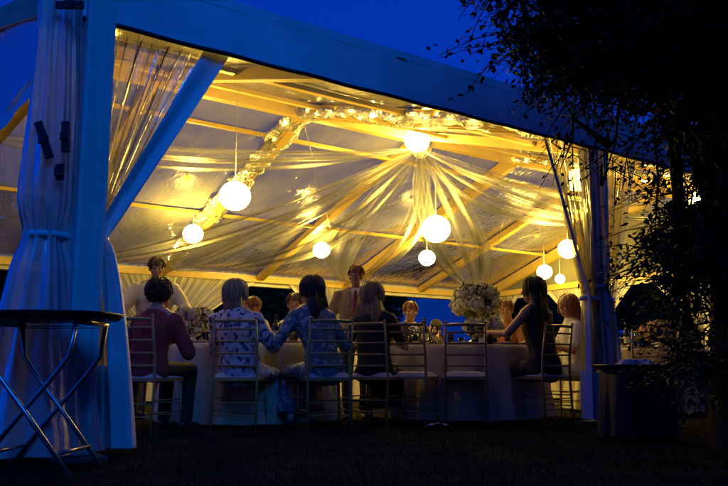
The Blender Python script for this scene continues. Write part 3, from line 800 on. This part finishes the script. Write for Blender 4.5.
    if tie:
        q = MB(); yy = lambda v: ly * (1 - v * .5) + .137 * bw
        q.grid(lambda u, v: V(sxo + (u - .5) * (.034 + .045 * v), yy(v) + .008 * math.sin(3.14 * u), sh + .0 - .44 * v), 5, 14); q.ball(V(sxo, ly + .125, sh + .005), (.02, .014, .018), 8, 6); q.build('necktie', M[tie], e)
    hair_shell(hc, hair, M[hairm], e, R, seed)
    return e

def seat_person(px, Y, center, lab_chair, lab_p, turn=0, cturn=0, **k):
    p = Vector((gx(px, Y), Y, 0)); rz = face(p, center)
    f = (Vector((center[0], center[1], 0)) - p).normalized()
    chair(p.x, p.y, rz + math.radians(cturn), lab_chair)
    o = person(p - f * .06, center, lab_p, **k); o.rotation_euler.z += math.radians(turn); return o

# table A, near side (backs to the camera)
seat_person(150, 6.48, TA + Vector((-.3, 0, 0)), 'ladder-back chair of the woman in maroon, leftmost in front', 'person with short curly dark hair in a maroon top, seated back to the camera', turn=-9, cturn=-6, side=.03, head_yaw=-14, hair='curly', hairm='h_dark', top='c_maroon', build=1.12, seed=2, lean=.07, rise=-.045)
seat_person(241, 6.72, TA + Vector((.1, 0, 0)), 'ladder-back chair of the woman in the white floral dress', 'person with a grey blond bob in a white dress with navy flowers, seated', hair='bob', hairm='h_grey', top='c_floral1', sleeve='half', skirt=True, build=1.14, seed=3, lean=.05, side=-.07, head_yaw=-30, sc=.98, turn=-14, cturn=-4)
seat_person(324, 6.75, TA + Vector((.6, .1, 0)), 'ladder-back chair of the dark-haired woman in blue print', 'person with dark hair in a blue print dress, seated and leaning left towards a neighbour', hair='shoulder', hairm='h_dark', top='c_floral2', sleeve='half', skirt=True, seed=4, lean=.12, head_yaw=34, side=-.06, hl=(-.26, .40, .76), rise=.01, turn=22, cturn=8)
# table A, far side
seat_person(297, 8.65, TA, 'chair of the man in the pale open shirt, mostly hidden behind the table', 'person with short brown hair in a pale yellowish shirt across the left table', hair='short', hairm='h_brown', top='c_cream', sleeve='half', skin='skin_warm', bottom='c_trouser', seed=5, lean=.10, head_yaw=25, hl=(-.25, .38, .80), rise=.03)
seat_person(250, 8.75, TA, 'chair hidden behind the blond woman in floral white', 'person with a tanned profile, partly behind the grey blond bob at the left table', hair='short', hairm='h_auburn', top='c_rust', skin='skin_warm', seed=6, lean=.06, head_yaw=-60)
seat_person(101, 8.3, TA + Vector((-.2, 0, 0)), 'chair behind the corner curtain at the left table', 'person with an orange-lit face just right of the corner curtain', hair='short', hairm='h_brown', top='c_rust', skin='skin_warm', seed=7, lean=.04)
person((gx(152, 8.75), 8.75, 0), TA + Vector((-.5, -1.2, 0)), 'person standing in a loose cream shirt, bending over the left table', pose='stand', lean=.05, hair='short', hairm='h_brown', skin='skin_warm', top='c_cream', bottom='c_trouser', build=1.32, hl=(-.42, .34, .96), hr=(.46, .36, .94), seed=8, head_pitch=-10, sc=1.0)
# standing man
person((gx(356, 8.1), 8.1, 0), (gx(335, 5), 5, 0), 'person standing in a tan jacket with a red tie, in the gap between the tables', pose='stand', lean=.06, hair='short', hairm='h_auburn', skin='skin_warm', jacket='c_tan', top='c_white', tie='c_red', bottom='c_suit', build=1.22, seed=9, head_yaw=-12, sc=.90)
# table B, near side
seat_person(377, 7.2, TBc + Vector((-.45, 0, 0)), 'ladder-back chair of the woman in black with blond shoulder-length hair', 'person with light brown shoulder-length hair in black, seated back to the camera at centre', hair='shoulder', hairm='h_blond', top='c_black', sleeve='short', skirt=True, build=.95, seed=10, lean=.07, rise=.01, turn=10, cturn=-5, side=-.03, head_yaw=-18)
p = Vector((gx(412, 7.3), 7.3, 0)); chair(p.x, p.y, face(p, TBc) + .12, 'empty ladder-back chair with pale cushion, left of the two empty ones')
p = Vector((gx(464, 7.35), 7.35, 0)); chair(p.x, p.y, face(p, TBc), 'empty ladder-back chair with pale cushion, right of the two empty ones')
seat_person(541, 7.55, TBc + Vector((.1, .1, 0)), 'ladder-back chair of the long-haired woman in black', 'person with long dark hair in sleeveless black, seated back to the camera, arm on table', hair='long', hairm='h_dark', top='c_black', sleeve='none', skirt=True, skin='skin_warm', seed=11, lean=.05, hl=(-.40, .34, .84), rise=.06, sc=1.02, turn=6, side=-.05, head_yaw=18)
seat_person(571, 8.45, TBc, 'ladder-back chair beside the curtain of the second post', 'person with auburn hair in a white top, seated beside the curtain of the second post', hair='shoulder', hairm='h_auburn', top='c_white', sleeve='short', skirt=True, skin='skin_warm', seed=12, lean=.04, head_yaw=20)
# table B, far side
seat_person(411, 9.35, TBc, 'chair of the man in the dark suit, mostly hidden behind the table', 'person in a dark suit and pale collar seated against the blue dusk', hair='short', hairm='h_auburn', skin='skin_warm', jacket='c_suit', top='c_white', seed=13, lean=.03, build=1.2, head_yaw=-20)
seat_person(509, 9.1, TBc, 'chair behind the low white flowers', 'person with an orange-lit face behind the low flowers, next to the long-haired woman', hair='short', hairm='h_auburn', skin='skin_warm', top='c_rust', seed=14, lean=.06, head_yaw=30)
# guests at the back tables
bk = [(210, 12.6, TD, 'c_suit', 'h_dark', 'short', 'person in dark clothes at the back left table, behind the white flowers'),
      (262, 13.0, TE, 'c_black', 'h_brown', 'bob', 'person with a brown bob at the back, right of the grey blond bob'),
      (436, 13.0, TE, 'c_suit', 'h_dark', 'short', 'person in dark clothes at the back, left of the tall flowers'),
      (478, 14.6, TG, 'c_white', 'h_brown', 'short', 'person in white at the back, hidden behind the tall flowers')]
for i, (px, Y, c, tp, hm, hk, lb) in enumerate(bk):
    seat_person(px, Y, c, 'chair of a guest at a back table, %s' % ('left of the grey blond bob', 'right of the grey blond bob', 'left of the tall flowers', 'behind the tall flowers')[i], lb, top=tp, hairm=hm, hair=hk, skin='skin_warm', seed=20 + i)
# second bay
p = Vector((gx(648, 8.9), 8.9, 0)); chair(p.x, p.y, face(p, TC), 'empty ladder-back chair in the second bay, behind the dark low table')
p = Vector((gx(678, 9.0), 9.0, 0)); chair(p.x, p.y, face(p, TC), 'empty ladder-back chair in the second bay, farthest right')
p = Vector((gx(620, 10.3), 10.3, 0)); chair(p.x, p.y, face(p, TC), 'empty ladder-back chair on the far side of the second-bay table')

# ------------------------------------------------------------------ centrepieces
def blossom_mesh(seed, mt):
    random.seed(seed); m = MB()
    m.ball((0, 0, 0), .036, 10, 7)
    for i in range(70):
        z = random.uniform(-.7, 1); a = random.random() * 6.28; q = math.sqrt(1 - z * z); d = Vector((q * math.cos(a), q * math.sin(a), z))
        s = d.cross(Vector((.3, .2, .9))).normalized(); t_ = d.cross(s); c = d * random.uniform(.036, .052); r = random.uniform(.012, .02)
        m.add([c - s * r, c - t_ * r + d * .006, c + s * r + d * .003, c + t_ * r + d * .01], [(0, 1, 2, 3)], 0, False)
    return m.mesh('blossom', mt)
BL = [blossom_mesh(1, M['petal']), blossom_mesh(2, M['petal']), blossom_mesh(3, M['petal2'])]
def flowers(loc, R, H, n, label, seed, vase_h=.2, peach=.2):
    random.seed(seed); e = empty('flower_arrangement', loc, 0, label, 'flowers', 'floral centrepieces on the tables')
    v = MB(); v.lathe([(0, 0), (.055, 0), (.05, .02), (.025 if vase_h > .2 else .05, vase_h * .4), (.045, vase_h * .8), (.06, vase_h), (.052, vase_h), (.03, vase_h * .7)], n=20); v.build('vase', M['glass'] if vase_h > .2 else M['china'], e)
    f = MB()
    for i in range(n * 10):
        a = random.random() * 6.28; r = R * math.sqrt(random.random()); z = vase_h + random.uniform(0, H)
        c = Vector((r * math.cos(a), r * math.sin(a), z)); d = Vector((random.gauss(0, 1), random.gauss(0, 1), random.gauss(.3, .7))).normalized(); s = d.cross(Vector((.1, .5, .8))).normalized()
        f.add([c, c + d * .03 + s * .014, c + d * .07, c + d * .03 - s * .014], [(0, 1, 2, 3)], 0, False)
    for i in range(10):
        a = random.random() * 6.28; f.tube([(0, 0, vase_h * .5), (R * .5 * math.cos(a), R * .5 * math.sin(a), vase_h + H * .6)], .004, 5)
    f.build('foliage', M['stem'], e)
    for i in range(n):
        z = random.random(); a = i * 2.4; q = math.sqrt(max(0, 1 - (z * 1.1 - .35) ** 2))
        k = random.choice((.55, .8, .95, 1.1))
        o = bpy.data.objects.new('blossom', BL[2] if random.random() < peach else random.choice(BL[:2])); COL.objects.link(o); o.parent = e
        o.location = (R * q * k * math.cos(a), R * q * k * math.sin(a), vase_h + H * (.12 + z * .8) + .02)
        o.rotation_euler = (random.random() * 2, random.random() * 2, random.random() * 6); s = random.uniform(1.0, 1.5); o.scale = (s, s, s * .85)
Z_T = .748
flowers((gx(190, 7.6), 7.6, Z_T), .16, .22, 26, 'low bowl of white flowers on the left table beside the woman in maroon', 1, .09)
flowers((gx(478, 8.35), 8.35, Z_T), .20, .33, 54, 'tallest arrangement of white flowers, on a glass vase on the right table', 2, .30, .04)
flowers((gx(484, 7.95), 7.95, Z_T), .15, .18, 22, 'low bunch of white flowers in front of the tallest arrangement', 3, .09, .1)
flowers((TE.x - .32, TE.y - .2, Z_T), .22, .36, 26, 'white flowers at the back just left of the man in the red tie', 4, .30, .2)
flowers((gx(660, 9.5), 9.5, Z_T), .18, .22, 16, 'orange-lit flowers on the second-bay table', 5, .09, .7)

# ------------------------------------------------------------------ tableware
def lathe_obj(name, prof, mt, parent, n=18):
    m = MB(); m.lathe(prof, n=n); return m.build(name, mt, parent)
def make_glass():
    e = empty('wine_glass', (0, 0, 0), 0, 'x', 'glass', 'wine glasses on the tables')
    lathe_obj('stem', [(.034, 0), (.034, .003), (.005, .008), (.004, .085), (.010, .092)], M['glass'], e)
    lathe_obj('bowl', [(.010, .092), (.036, .12), (.041, .15), (.034, .195), (.033, .195), (.040, .15), (.035, .121), (.008, .094)], M['glass'], e)
    lathe_obj('wine', [(0, .096), (.030, .115), (.037, .135), (0, .1355)], M['wine'], e)
    return e
def make_plate():
    e = empty('dinner_plate', (0, 0, 0), 0, 'x', 'plate', 'dinner plates on the tables')
    lathe_obj('plate', [(0, .004), (.08, .004), (.09, .012), (.13, .020), (.131, .023), (.088, .016), (.078, .009), (0, .009)], M['china'], e, 28)
    m = MB(); m.grid(lambda u, v: Vector(((u - .5) * .11, (v - .5) * .07, .014 + .02 * math.sin(3.14 * u) * math.sin(3.14 * v) + .004 * math.sin(20 * u))), 10, 8); m.build('napkin', M['cloth'], e)
    return e
def make_candle():
    e = empty('votive_candle', (0, 0, 0), 0, 'x', 'candle', 'votive candles on the tables')
    lathe_obj('glass_cup', [(.0, 0), (.028, 0), (.034, .07), (.032, .07), (.026, .006), (0, .006)], M['glass'], e)
    lathe_obj('wax', [(0, .007), (.025, .007), (.027, .035), (0, .035)], M['cushion'], e)
    lathe_obj('flame', [(0, .036), (.005, .042), (.0055, .05), (0, .066)], M['flame'], e, 8)
    return e
def make_bottle():
    e = empty('wine_bottle', (0, 0, 0), 0, 'x', 'bottle', 'wine bottles on the tables')
    lathe_obj('bottle', [(0, 0), (.036, .002), (.037, .01), (.037, .17), (.030, .205), (.014, .235), (.013, .295), (.015, .297), (.015, .305), (0, .306)], M['bottleglass'], e)
    lathe_obj('label', [(.0375, .06), (.0375, .14)], M['cushion'], e)
    return e
def make_tumbler():
    e = empty('tumbler', (0, 0, 0), 0, 'x', 'glass', 'tumblers on the tables')
    lathe_obj('glass', [(0, .004), (.028, 0), (.034, .11), (.0325, .11), (.027, .008), (0, .008)], M['glass'], e)
    lathe_obj('drink', [(0, .009), (.0265, .009), (.031, .08), (0, .0802)], M['glass'], e)
    return e
M['bottleglass'] = mat('dark_green_glass', (.01, .025, .012), .08, .1)
prot = {'bottle': make_bottle(), 'tumbler': make_tumbler(), 'glass': make_glass(), 'plate': make_plate(), 'candle': make_candle()}; pu = {k: False for k in prot}
def put(kind, x, y, label, rz=0):
    o = prot[kind] if not pu[kind] else copy_tree(prot[kind]); pu[kind] = True
    o.location = (x, y, Z_T); o.rotation_euler = (0, 0, rz); o['label'] = label; return o
tables = [(TA, .76, 8, 'left front table'), (TBc, .84, 8, 'right front table'), (TC, .78, 6, 'second-bay table'), (TD, .8, 6, 'back left table'), (TE, .8, 6, 'back middle table'), (TG, .8, 6, 'back right table')]
random.seed(5)
def sector(a):
    x, y = math.cos(a), math.sin(a); h = 'far' if y > .3 else 'near' if y < -.3 else ''; k = 'right' if x > .3 else 'left' if x < -.3 else ''
    return (h + ' ' + k).strip()
for c, r, n, nm in tables:
    for i in range(n):
        a = 2 * math.pi * i / n; sc_ = sector(a)
        put('plate', c.x + (r - .20) * math.cos(a), c.y + (r - .20) * math.sin(a), 'white plate with napkin at the %s rim of the %s' % (sc_, nm), a)
        put('glass', c.x + (r - .36) * math.cos(a + .2), c.y + (r - .36) * math.sin(a + .2), 'stemmed glass of red wine on the %s side of the %s' % (sc_, nm))
        put('tumbler', c.x + (r - .30) * math.cos(a - .22), c.y + (r - .30) * math.sin(a - .22), 'clear straight tumbler on the %s side of the %s' % (sc_, nm))
        if i % 3 == 1: put('bottle', c.x + (r - .50) * math.cos(a - .3), c.y + (r - .50) * math.sin(a - .3), 'dark wine bottle with pale label on the %s side of the %s' % (sc_, nm))
        if i % 2 == 0: put('candle', c.x + (r - .42) * math.cos(a + .5), c.y + (r - .42) * math.sin(a + .5), 'lit votive candle in glass on the %s side of the %s' % (sc_, nm))

# ------------------------------------------------------------------ folding tray stands
def tray_stand(c, rz, label, legsp=.30, h=.76, mt='steel'):
    e = empty('tray_stand', c, rz, label, 'tray stand', 'folding tray stands')
    for s in (-1, 1):
        for y in (-.19, .19):
            m = MB(); m.tube([(s * legsp * .9, y + s * .008, h), (s * legsp * .80, y + s * .008, h - .17), (s * legsp * .52, y + s * .008, h - .27), (0, y + s * .008, h * .43), (-s * legsp, y + s * .008, 0)], .013, 8); m.build('leg', M[mt], e)
        m = MB(); m.tube([(s * legsp * .9, -.21, h), (s * legsp * .9, .21, h)], .013, 8); m.build('top_rail', M[mt], e)
        m = MB(); m.tube([(-s * legsp * .7, -.185, h * .15), (-s * legsp * .7, .185, h * .15)], .010, 8); m.build('cross_bar', M[mt], e)
        m = MB(); m.beam((-legsp * .85, s * .10, h - .02), (legsp * .85, s * .10, h - .02), .03, .003); m.build('webbing_strap', M['black'], e)
    return e
def tray(c, rz, a, b, label):
    m = MB(); N = 48
    prof = [(0, .004), (.90, .004), (.94, .010), (1.0, .032), (1.02, .034), (1.02, .028), (.96, .0), (0, 0)]
    vs = []
    for r, z in prof:
        for j in range(N):
            t = 2 * math.pi * j / N; vs.append(Vector((a * r * abs(math.cos(t)) ** .7 * (1 if math.cos(t) > 0 else -1), b * r * abs(math.sin(t)) ** .7 * (1 if math.sin(t) > 0 else -1), z)))
    m.add(vs, [(i * N + j, i * N + (j + 1) % N, (i + 1) * N + (j + 1) % N, (i + 1) * N + j) for i in range(len(prof) - 1) for j in range(N)])
    o = m.build('serving_tray', M['tray'], None, c); o.rotation_euler = (0, 0, rz); return tag(o, label, 'tray', 'black serving trays')
SC = Vector((gx(45, 4.1), 4.1, 0))
tray_stand(SC, math.radians(-4), 'folding tray stand with crossed metal legs in front of the corner curtain', .26, .755)
tray(SC + Vector((-.04, 0, .772)), math.radians(-4), .40, .30, 'black oval tray on the folding stand at the left edge')
SD = Vector((gx(636, 6.0), 6.0, 0))
def side_table(c, rz, w_, d_, z):
    e = empty('side_table', c, rz, 'low side table under a black cloth, beside the second post', 'table')
    m = MB(); m.box((0, 0, z - .012), (w_, d_, .022)); m.build('tabletop', M['chairwood'], e)
    for sx in (-1, 1):
        for sy in (-1, 1): q = MB(); q.tube([(sx * w_ * .42, sy * d_ * .4, 0), (sx * w_ * .42, sy * d_ * .4, z - .024)], .014, 8); q.build('leg', M['steel'], e)
    m = MB()
    def f(u, v):
        a = 2 * math.pi * u; n_ = 5.0; ca, sa = math.cos(a), math.sin(a); k = (abs(ca) ** n_ + abs(sa) ** n_) ** (-1 / n_)
        x, y = ca * k * w_ * .5, sa * k * d_ * .5
        if v < .3: return Vector((x * v / .3, y * v / .3, z + .004))
        q = (v - .3) / .7; g_ = 1 + .04 + .10 * q + .07 * q * math.sin(11 * a) + .03 * q * math.sin(17 * a + 1)
        return Vector((x * g_, y * g_, z + .004 - (z - .02) * q))
    m.grid(f, 120, 18); o = m.build('tablecloth', M['c_black'], None, c); o.rotation_euler = (0, 0, rz); tag(o, 'black cloth draped to the grass over the low table beside the second post', 'tablecloth')
side_table(SD, math.radians(12), .46, .36, .51)
tray(SD + Vector((0, 0, .515)), math.radians(12), .30, .24, 'black tray with crumpled cloth, beside the second post')
m = MB()
m.grid(lambda u, v: Vector(((u - .5) * .38, (v - .5) * .26, .012 + max(0, .055 * noise.noise(Vector((u * 5, v * 5, 1))) + .045 * math.sin(3.1 * u) * math.sin(3.1 * v) + .02 * noise.noise(Vector((u * 14, v * 14, 4)))))), 34, 24)
o = m.build('crumpled_cloth', M['cushion'], None, SD + Vector((0, 0, .518))); tag(o, 'crumpled pale cloth lying on the low black tray', 'cloth')
m = MB(); m.grid(lambda u, v: Vector(((u - .5) * .22, (v - .5) * .12, .012 + max(0, .03 * math.sin(3.1 * u) + .02 * noise.noise(Vector((u * 6, v * 6, 3)))))), 20, 12)
o = m.build('dropped_napkin', M['cushion'], None, Vector((gx(437, 7.0), 7.0, 0))); tag(o, 'small pale napkin lying on the grass below the empty chairs', 'napkin')

# ------------------------------------------------------------------ trees
def leaf_tri(m, c, d, s, L, W): m.add([c, c + d * L * .45 + s * W, c + d * L, c + d * L * .45 - s * W], [(0, 1, 2, 3)], 0, False)
def rnd_in(el):
    while True:
        p = Vector((random.uniform(-1, 1), random.uniform(-1, 1), random.uniform(-1, 1)))
        if p.length < 1: return Vector((el[0][0] + p.x * el[1][0], el[0][1] + p.y * el[1][1], el[0][2] + p.z * el[1][2]))
def near_tree(base, r0, H, els, nsp, label, seed, leafL=.085, extra=None, forks=9, keep=None):
    random.seed(seed); e = empty('broadleaf_tree', base, 0, label, 'tree'); B = Vector(base)
    m = MB(); top = Vector((random.gauss(0, .2), random.gauss(0, .2), H))
    pts = [Vector((0, 0, -.1)), Vector((.03, 0, H * .25)), Vector((-.05, .04, H * .5)), top * .8 + Vector((.05, 0, 0)), top]
    m.tube(pts, [r0 * 1.35, r0, r0 * .85, r0 * .6, r0 * .25], 14)
    tr = m.build('trunk', M['bark'], e)
    lm = MB(); hubs = []
    for el in els:
        for k in range(forks):
            q = rnd_in((el[0], tuple(x * .75 for x in el[1]))) - B
            s = pts[2].lerp(top, random.random()); mid = s.lerp(q, .5) + Vector((random.gauss(0, .15), random.gauss(0, .15), random.uniform(.0, .4)))
            lm.tube([s, mid, q], [r0 * .28, r0 * .16, r0 * .05], 7); hubs += [mid, q, mid.lerp(q, .5)]
    cr = MB()
    def spray(q, n=15, drop=.3):
        hb = min(hubs, key=lambda h: (h - q).length)
        if (hb - q).length < .28: lm.tube([hb, (hb + q) / 2 + Vector((0, 0, .06)), q], [.012, .008, .004], 4)
        d0 = Vector((random.gauss(0, 1), random.gauss(0, 1), random.gauss(-drop, .35))).normalized(); Ls = random.uniform(.3, .55)
        lm.tube([q, q + d0 * Ls * .5, q + d0 * Ls + Vector((0, 0, -.05))], [.005, .004, .002], 3)
        for i in range(n):
            c = q + d0 * (Ls * (i + .5) / n) + Vector((random.gauss(0, .03), random.gauss(0, .03), random.gauss(0, .03)))
            d = (d0 * .4 + Vector((random.gauss(0, .8), random.gauss(0, .8), random.gauss(-.35, .5)))).normalized(); s = d.cross(Vector((random.gauss(0, .4), random.gauss(0, .4), 1))).normalized()
            leaf_tri(cr, c, d, s, leafL * random.uniform(.7, 1.25), leafL * .27)
    tot = sum((x[1][0] * x[1][1] * x[1][2]) ** .6 for x in els)
    for el in els:
        for k in range(int(nsp * (el[1][0] * el[1][1] * el[1][2]) ** .6 / tot)):
            q = rnd_in(el)
            # keep the wood out of the tent
            if q.dot(D2) > DF - .35 and q.z < 3.6: continue
            if noise.noise(q * 2.0) < -.10: continue
            spray(q - B)
    if extra:
        for (a, b, n) in extra:     # hanging twigs
            a = Vector(a) - B; b = Vector(b) - B
            hb = min(hubs, key=lambda h: (h - a).length)
            lm.tube([hb, (hb + a) / 2, a], [.03, .02, .012], 5)
            lm.tube([a, a.lerp(b, .5) + Vector((.04, 0, .03)), b], [.012, .008, .003], 5); hubs += [a, a.lerp(b, .5), b]
            for i in range(n): spray(a.lerp(b, random.random()) + Vector((random.gauss(0, .08), random.gauss(0, .08), random.gauss(0, .05))), 7, .6)
    lm.build('limbs', M['bark'], tr); cr.build('crown', M['leaf'], e)
    return e
near_tree((2.55, 5.15, 0), .24, 5.2,
          [((1.9, 4.5, 2.66), (.85, .6, .60)), ((2.3, 4.6, 2.5), (.8, .7, .7)), ((1.0, 4.4, 2.72), (.28, .35, .32)), ((2.5, 4.3, 3.8), (1.6, 1.3, .7)), ((2.85, 4.4, 1.9), (.4, .5, .9)), ((2.22, 4.9, 1.15), (.40, .35, .75)), ((1.85, 4.6, 2.55), (.75, .45, .38))], 10000,
          'dark tree with its trunk at the right edge, leafy crown hanging before the valance', 3, leafL=.048,
          extra=[((1.75, 5.15, 2.3), (1.62, 5.2, 1.75), 8), ((2.0, 5.2, 2.2), (1.95, 5.2, 1.3), 9), ((1.42, 5.1, 2.2), (1.33, 5.15, 1.85), 6), ((2.2, 5.0, 2.2), (2.1, 5.1, 1.2), 18), ((2.3, 5.0, 2.1), (2.15, 5.0, .9), 18)])
near_tree((5.2, 2.4, 0), .28, 6, [((4.8, 2.2, 4.6), (2.6, 2.4, 2.2)), ((4.4, 4.0, 4.6), (1.3, 1.6, 2.2)), ((4.2, 1.6, 2.6), (1.5, 1.8, 1.6)), ((3.0, 3.9, 4.5), (1.8, 1.1, .6)), ((3.4, 3.2, 5.2), (1.8, 1.4, .7))], 5200, 'large dark tree standing right of the view, shading the right side of the tent', 4, leafL=.19)
near_tree((6.3, 6.2, 0), .22, 6, [((6.0, 5.9, 4.2), (2.2, 2.0, 2.6))], 900, 'dark tree beyond the right edge of the tent front', 6, leafL=.12)

# trees behind the tent
def far_tree(x, y, H, R, label, seed, src=None):
    random.seed(seed)
    e = empty('woodland_tree', (x, y, 0), random.random() * 6, label, 'tree', 'trees behind the tent')
    if src:
        for ch in kids(src): c = ch.copy(); COL.objects.link(c); c.parent = e
        e.scale = (R / src['R'], R / src['R'], H / src['H']); return e
    t = MB(); t.tube([(0, 0, -.2), (.1, 0, H * .3), (0, .1, H * .8)], [R * .11, R * .08, R * .02], 10)
    for i in range(14):
        a = random.random() * 6.28; z = H * random.uniform(.25, .7); t.tube([(0, 0, z), (R * .4 * math.cos(a), R * .4 * math.sin(a), z + H * .1), (R * .8 * math.cos(a), R * .8 * math.sin(a), z + H * .16)], [R * .04, R * .025, R * .01], 6)
    t.build('trunk', M['bark'], e)
    c = MB(); lob = [(Vector((random.gauss(0, R * .42), random.gauss(0, R * .42), H * random.uniform(.28, .86))), R * random.uniform(.3, .55)) for i in range(16)]
    for p, r in lob:
        for i in range(520):
            d = Vector((random.gauss(0, 1), random.gauss(0, 1), random.gauss(0, 1))).normalized(); q = p + d * r * random.random() ** .4
            d2 = Vector((random.gauss(0, 1), random.gauss(0, 1), random.gauss(0, 1))).normalized(); leaf_tri(c, q, d2, d.cross(d2).normalized(), R * .09, R * .03)
    c.build('crown', M['farleaf'], e); e['R'] = R; e['H'] = H; return e
f0 = far_tree(-24, 44, 11, 5.5, 'tall dark tree behind the tent, farthest left', 11)
f1 = far_tree(-15.5, 40, 9, 5, 'bushy dark tree behind the tent, seen under the left back eave', 12)
spots = [(-9.5, 38, 8.5, 4.6, f0, 'dark tree behind the tent between the two left back posts'), (-5.0, 40, 7.5, 4.2, f1, 'dark tree behind the tent behind the man in the pale shirt'),
         (-.4, 44, 6.4, 3.2, f0, 'dark tree behind the tent just left of the patch of dusk sky'), (9.4, 42, 7.5, 4.0, f1, 'dark tree behind the tent just right of the patch of dusk sky'), (15, 40, 9, 5, f0, 'dark tree behind the right gable'),
         (22, 38, 10, 5.5, f1, 'tall dark tree far right behind the second bay'), (27, 30, 11, 5.5, f0, 'tall dark tree right of the tent, nearest of the wood'), (33, 24, 12, 6, f1, 'dark tree at the far right edge of the lawn')]
for i, (x, y, H, R, s, lb) in enumerate(spots): far_tree(x, y, H, R, lb, 20 + i, s)
# unseen trees added behind the photographer to keep low dusk light off the tables
bks = [(-4, -10, 5.0, 4.2), (2.0, -9, 5.5, 4.5), (7.5, -6, 9, 5), (12, 0.5, 12, 5.2), (1, -17, 9, 6), (9, -13, 12, 6), (15, -7, 13, 6), (14.5, 6, 11, 5)]
for i, (x, y, H, R) in enumerate(bks): far_tree(x, y, H, R, 'unseen shade tree behind the photographer, %s' % ('lowest and leftmost of the row', 'low, right of the lowest one', 'nearest on the right', 'tall, level with the camera on the right', 'in the back row, left', 'in the back row, middle', 'in the back row, right', 'tall, right of the tent corner')[i], 40 + i, (f0, f1)[i % 2])['group'] = 'added shade trees out of the picture'
# low far-off wood closing the view
random.seed(9); m = MB()
for i in range(9000):
    a = random.uniform(-1.2, 1.2); r = random.uniform(85, 100); h = 2.6 + 1.2 * noise.noise(Vector((a * 9, 0, 0))) + .6 * noise.noise(Vector((a * 40, 1, 0)))
    c = Vector((r * math.sin(a), r * math.cos(a), random.random() * h)); d = Vector((random.gauss(0, 1), random.gauss(0, 1), random.gauss(0, 1))).normalized(); leaf_tri(m, c, d, d.cross(Vector((.2, .3, .9))).normalized(), 1.6, .55)
tag(m.build('distant_wood', M['farleaf']), 'low dark line of far-off wood along the horizon', 'wood', kind='stuff')
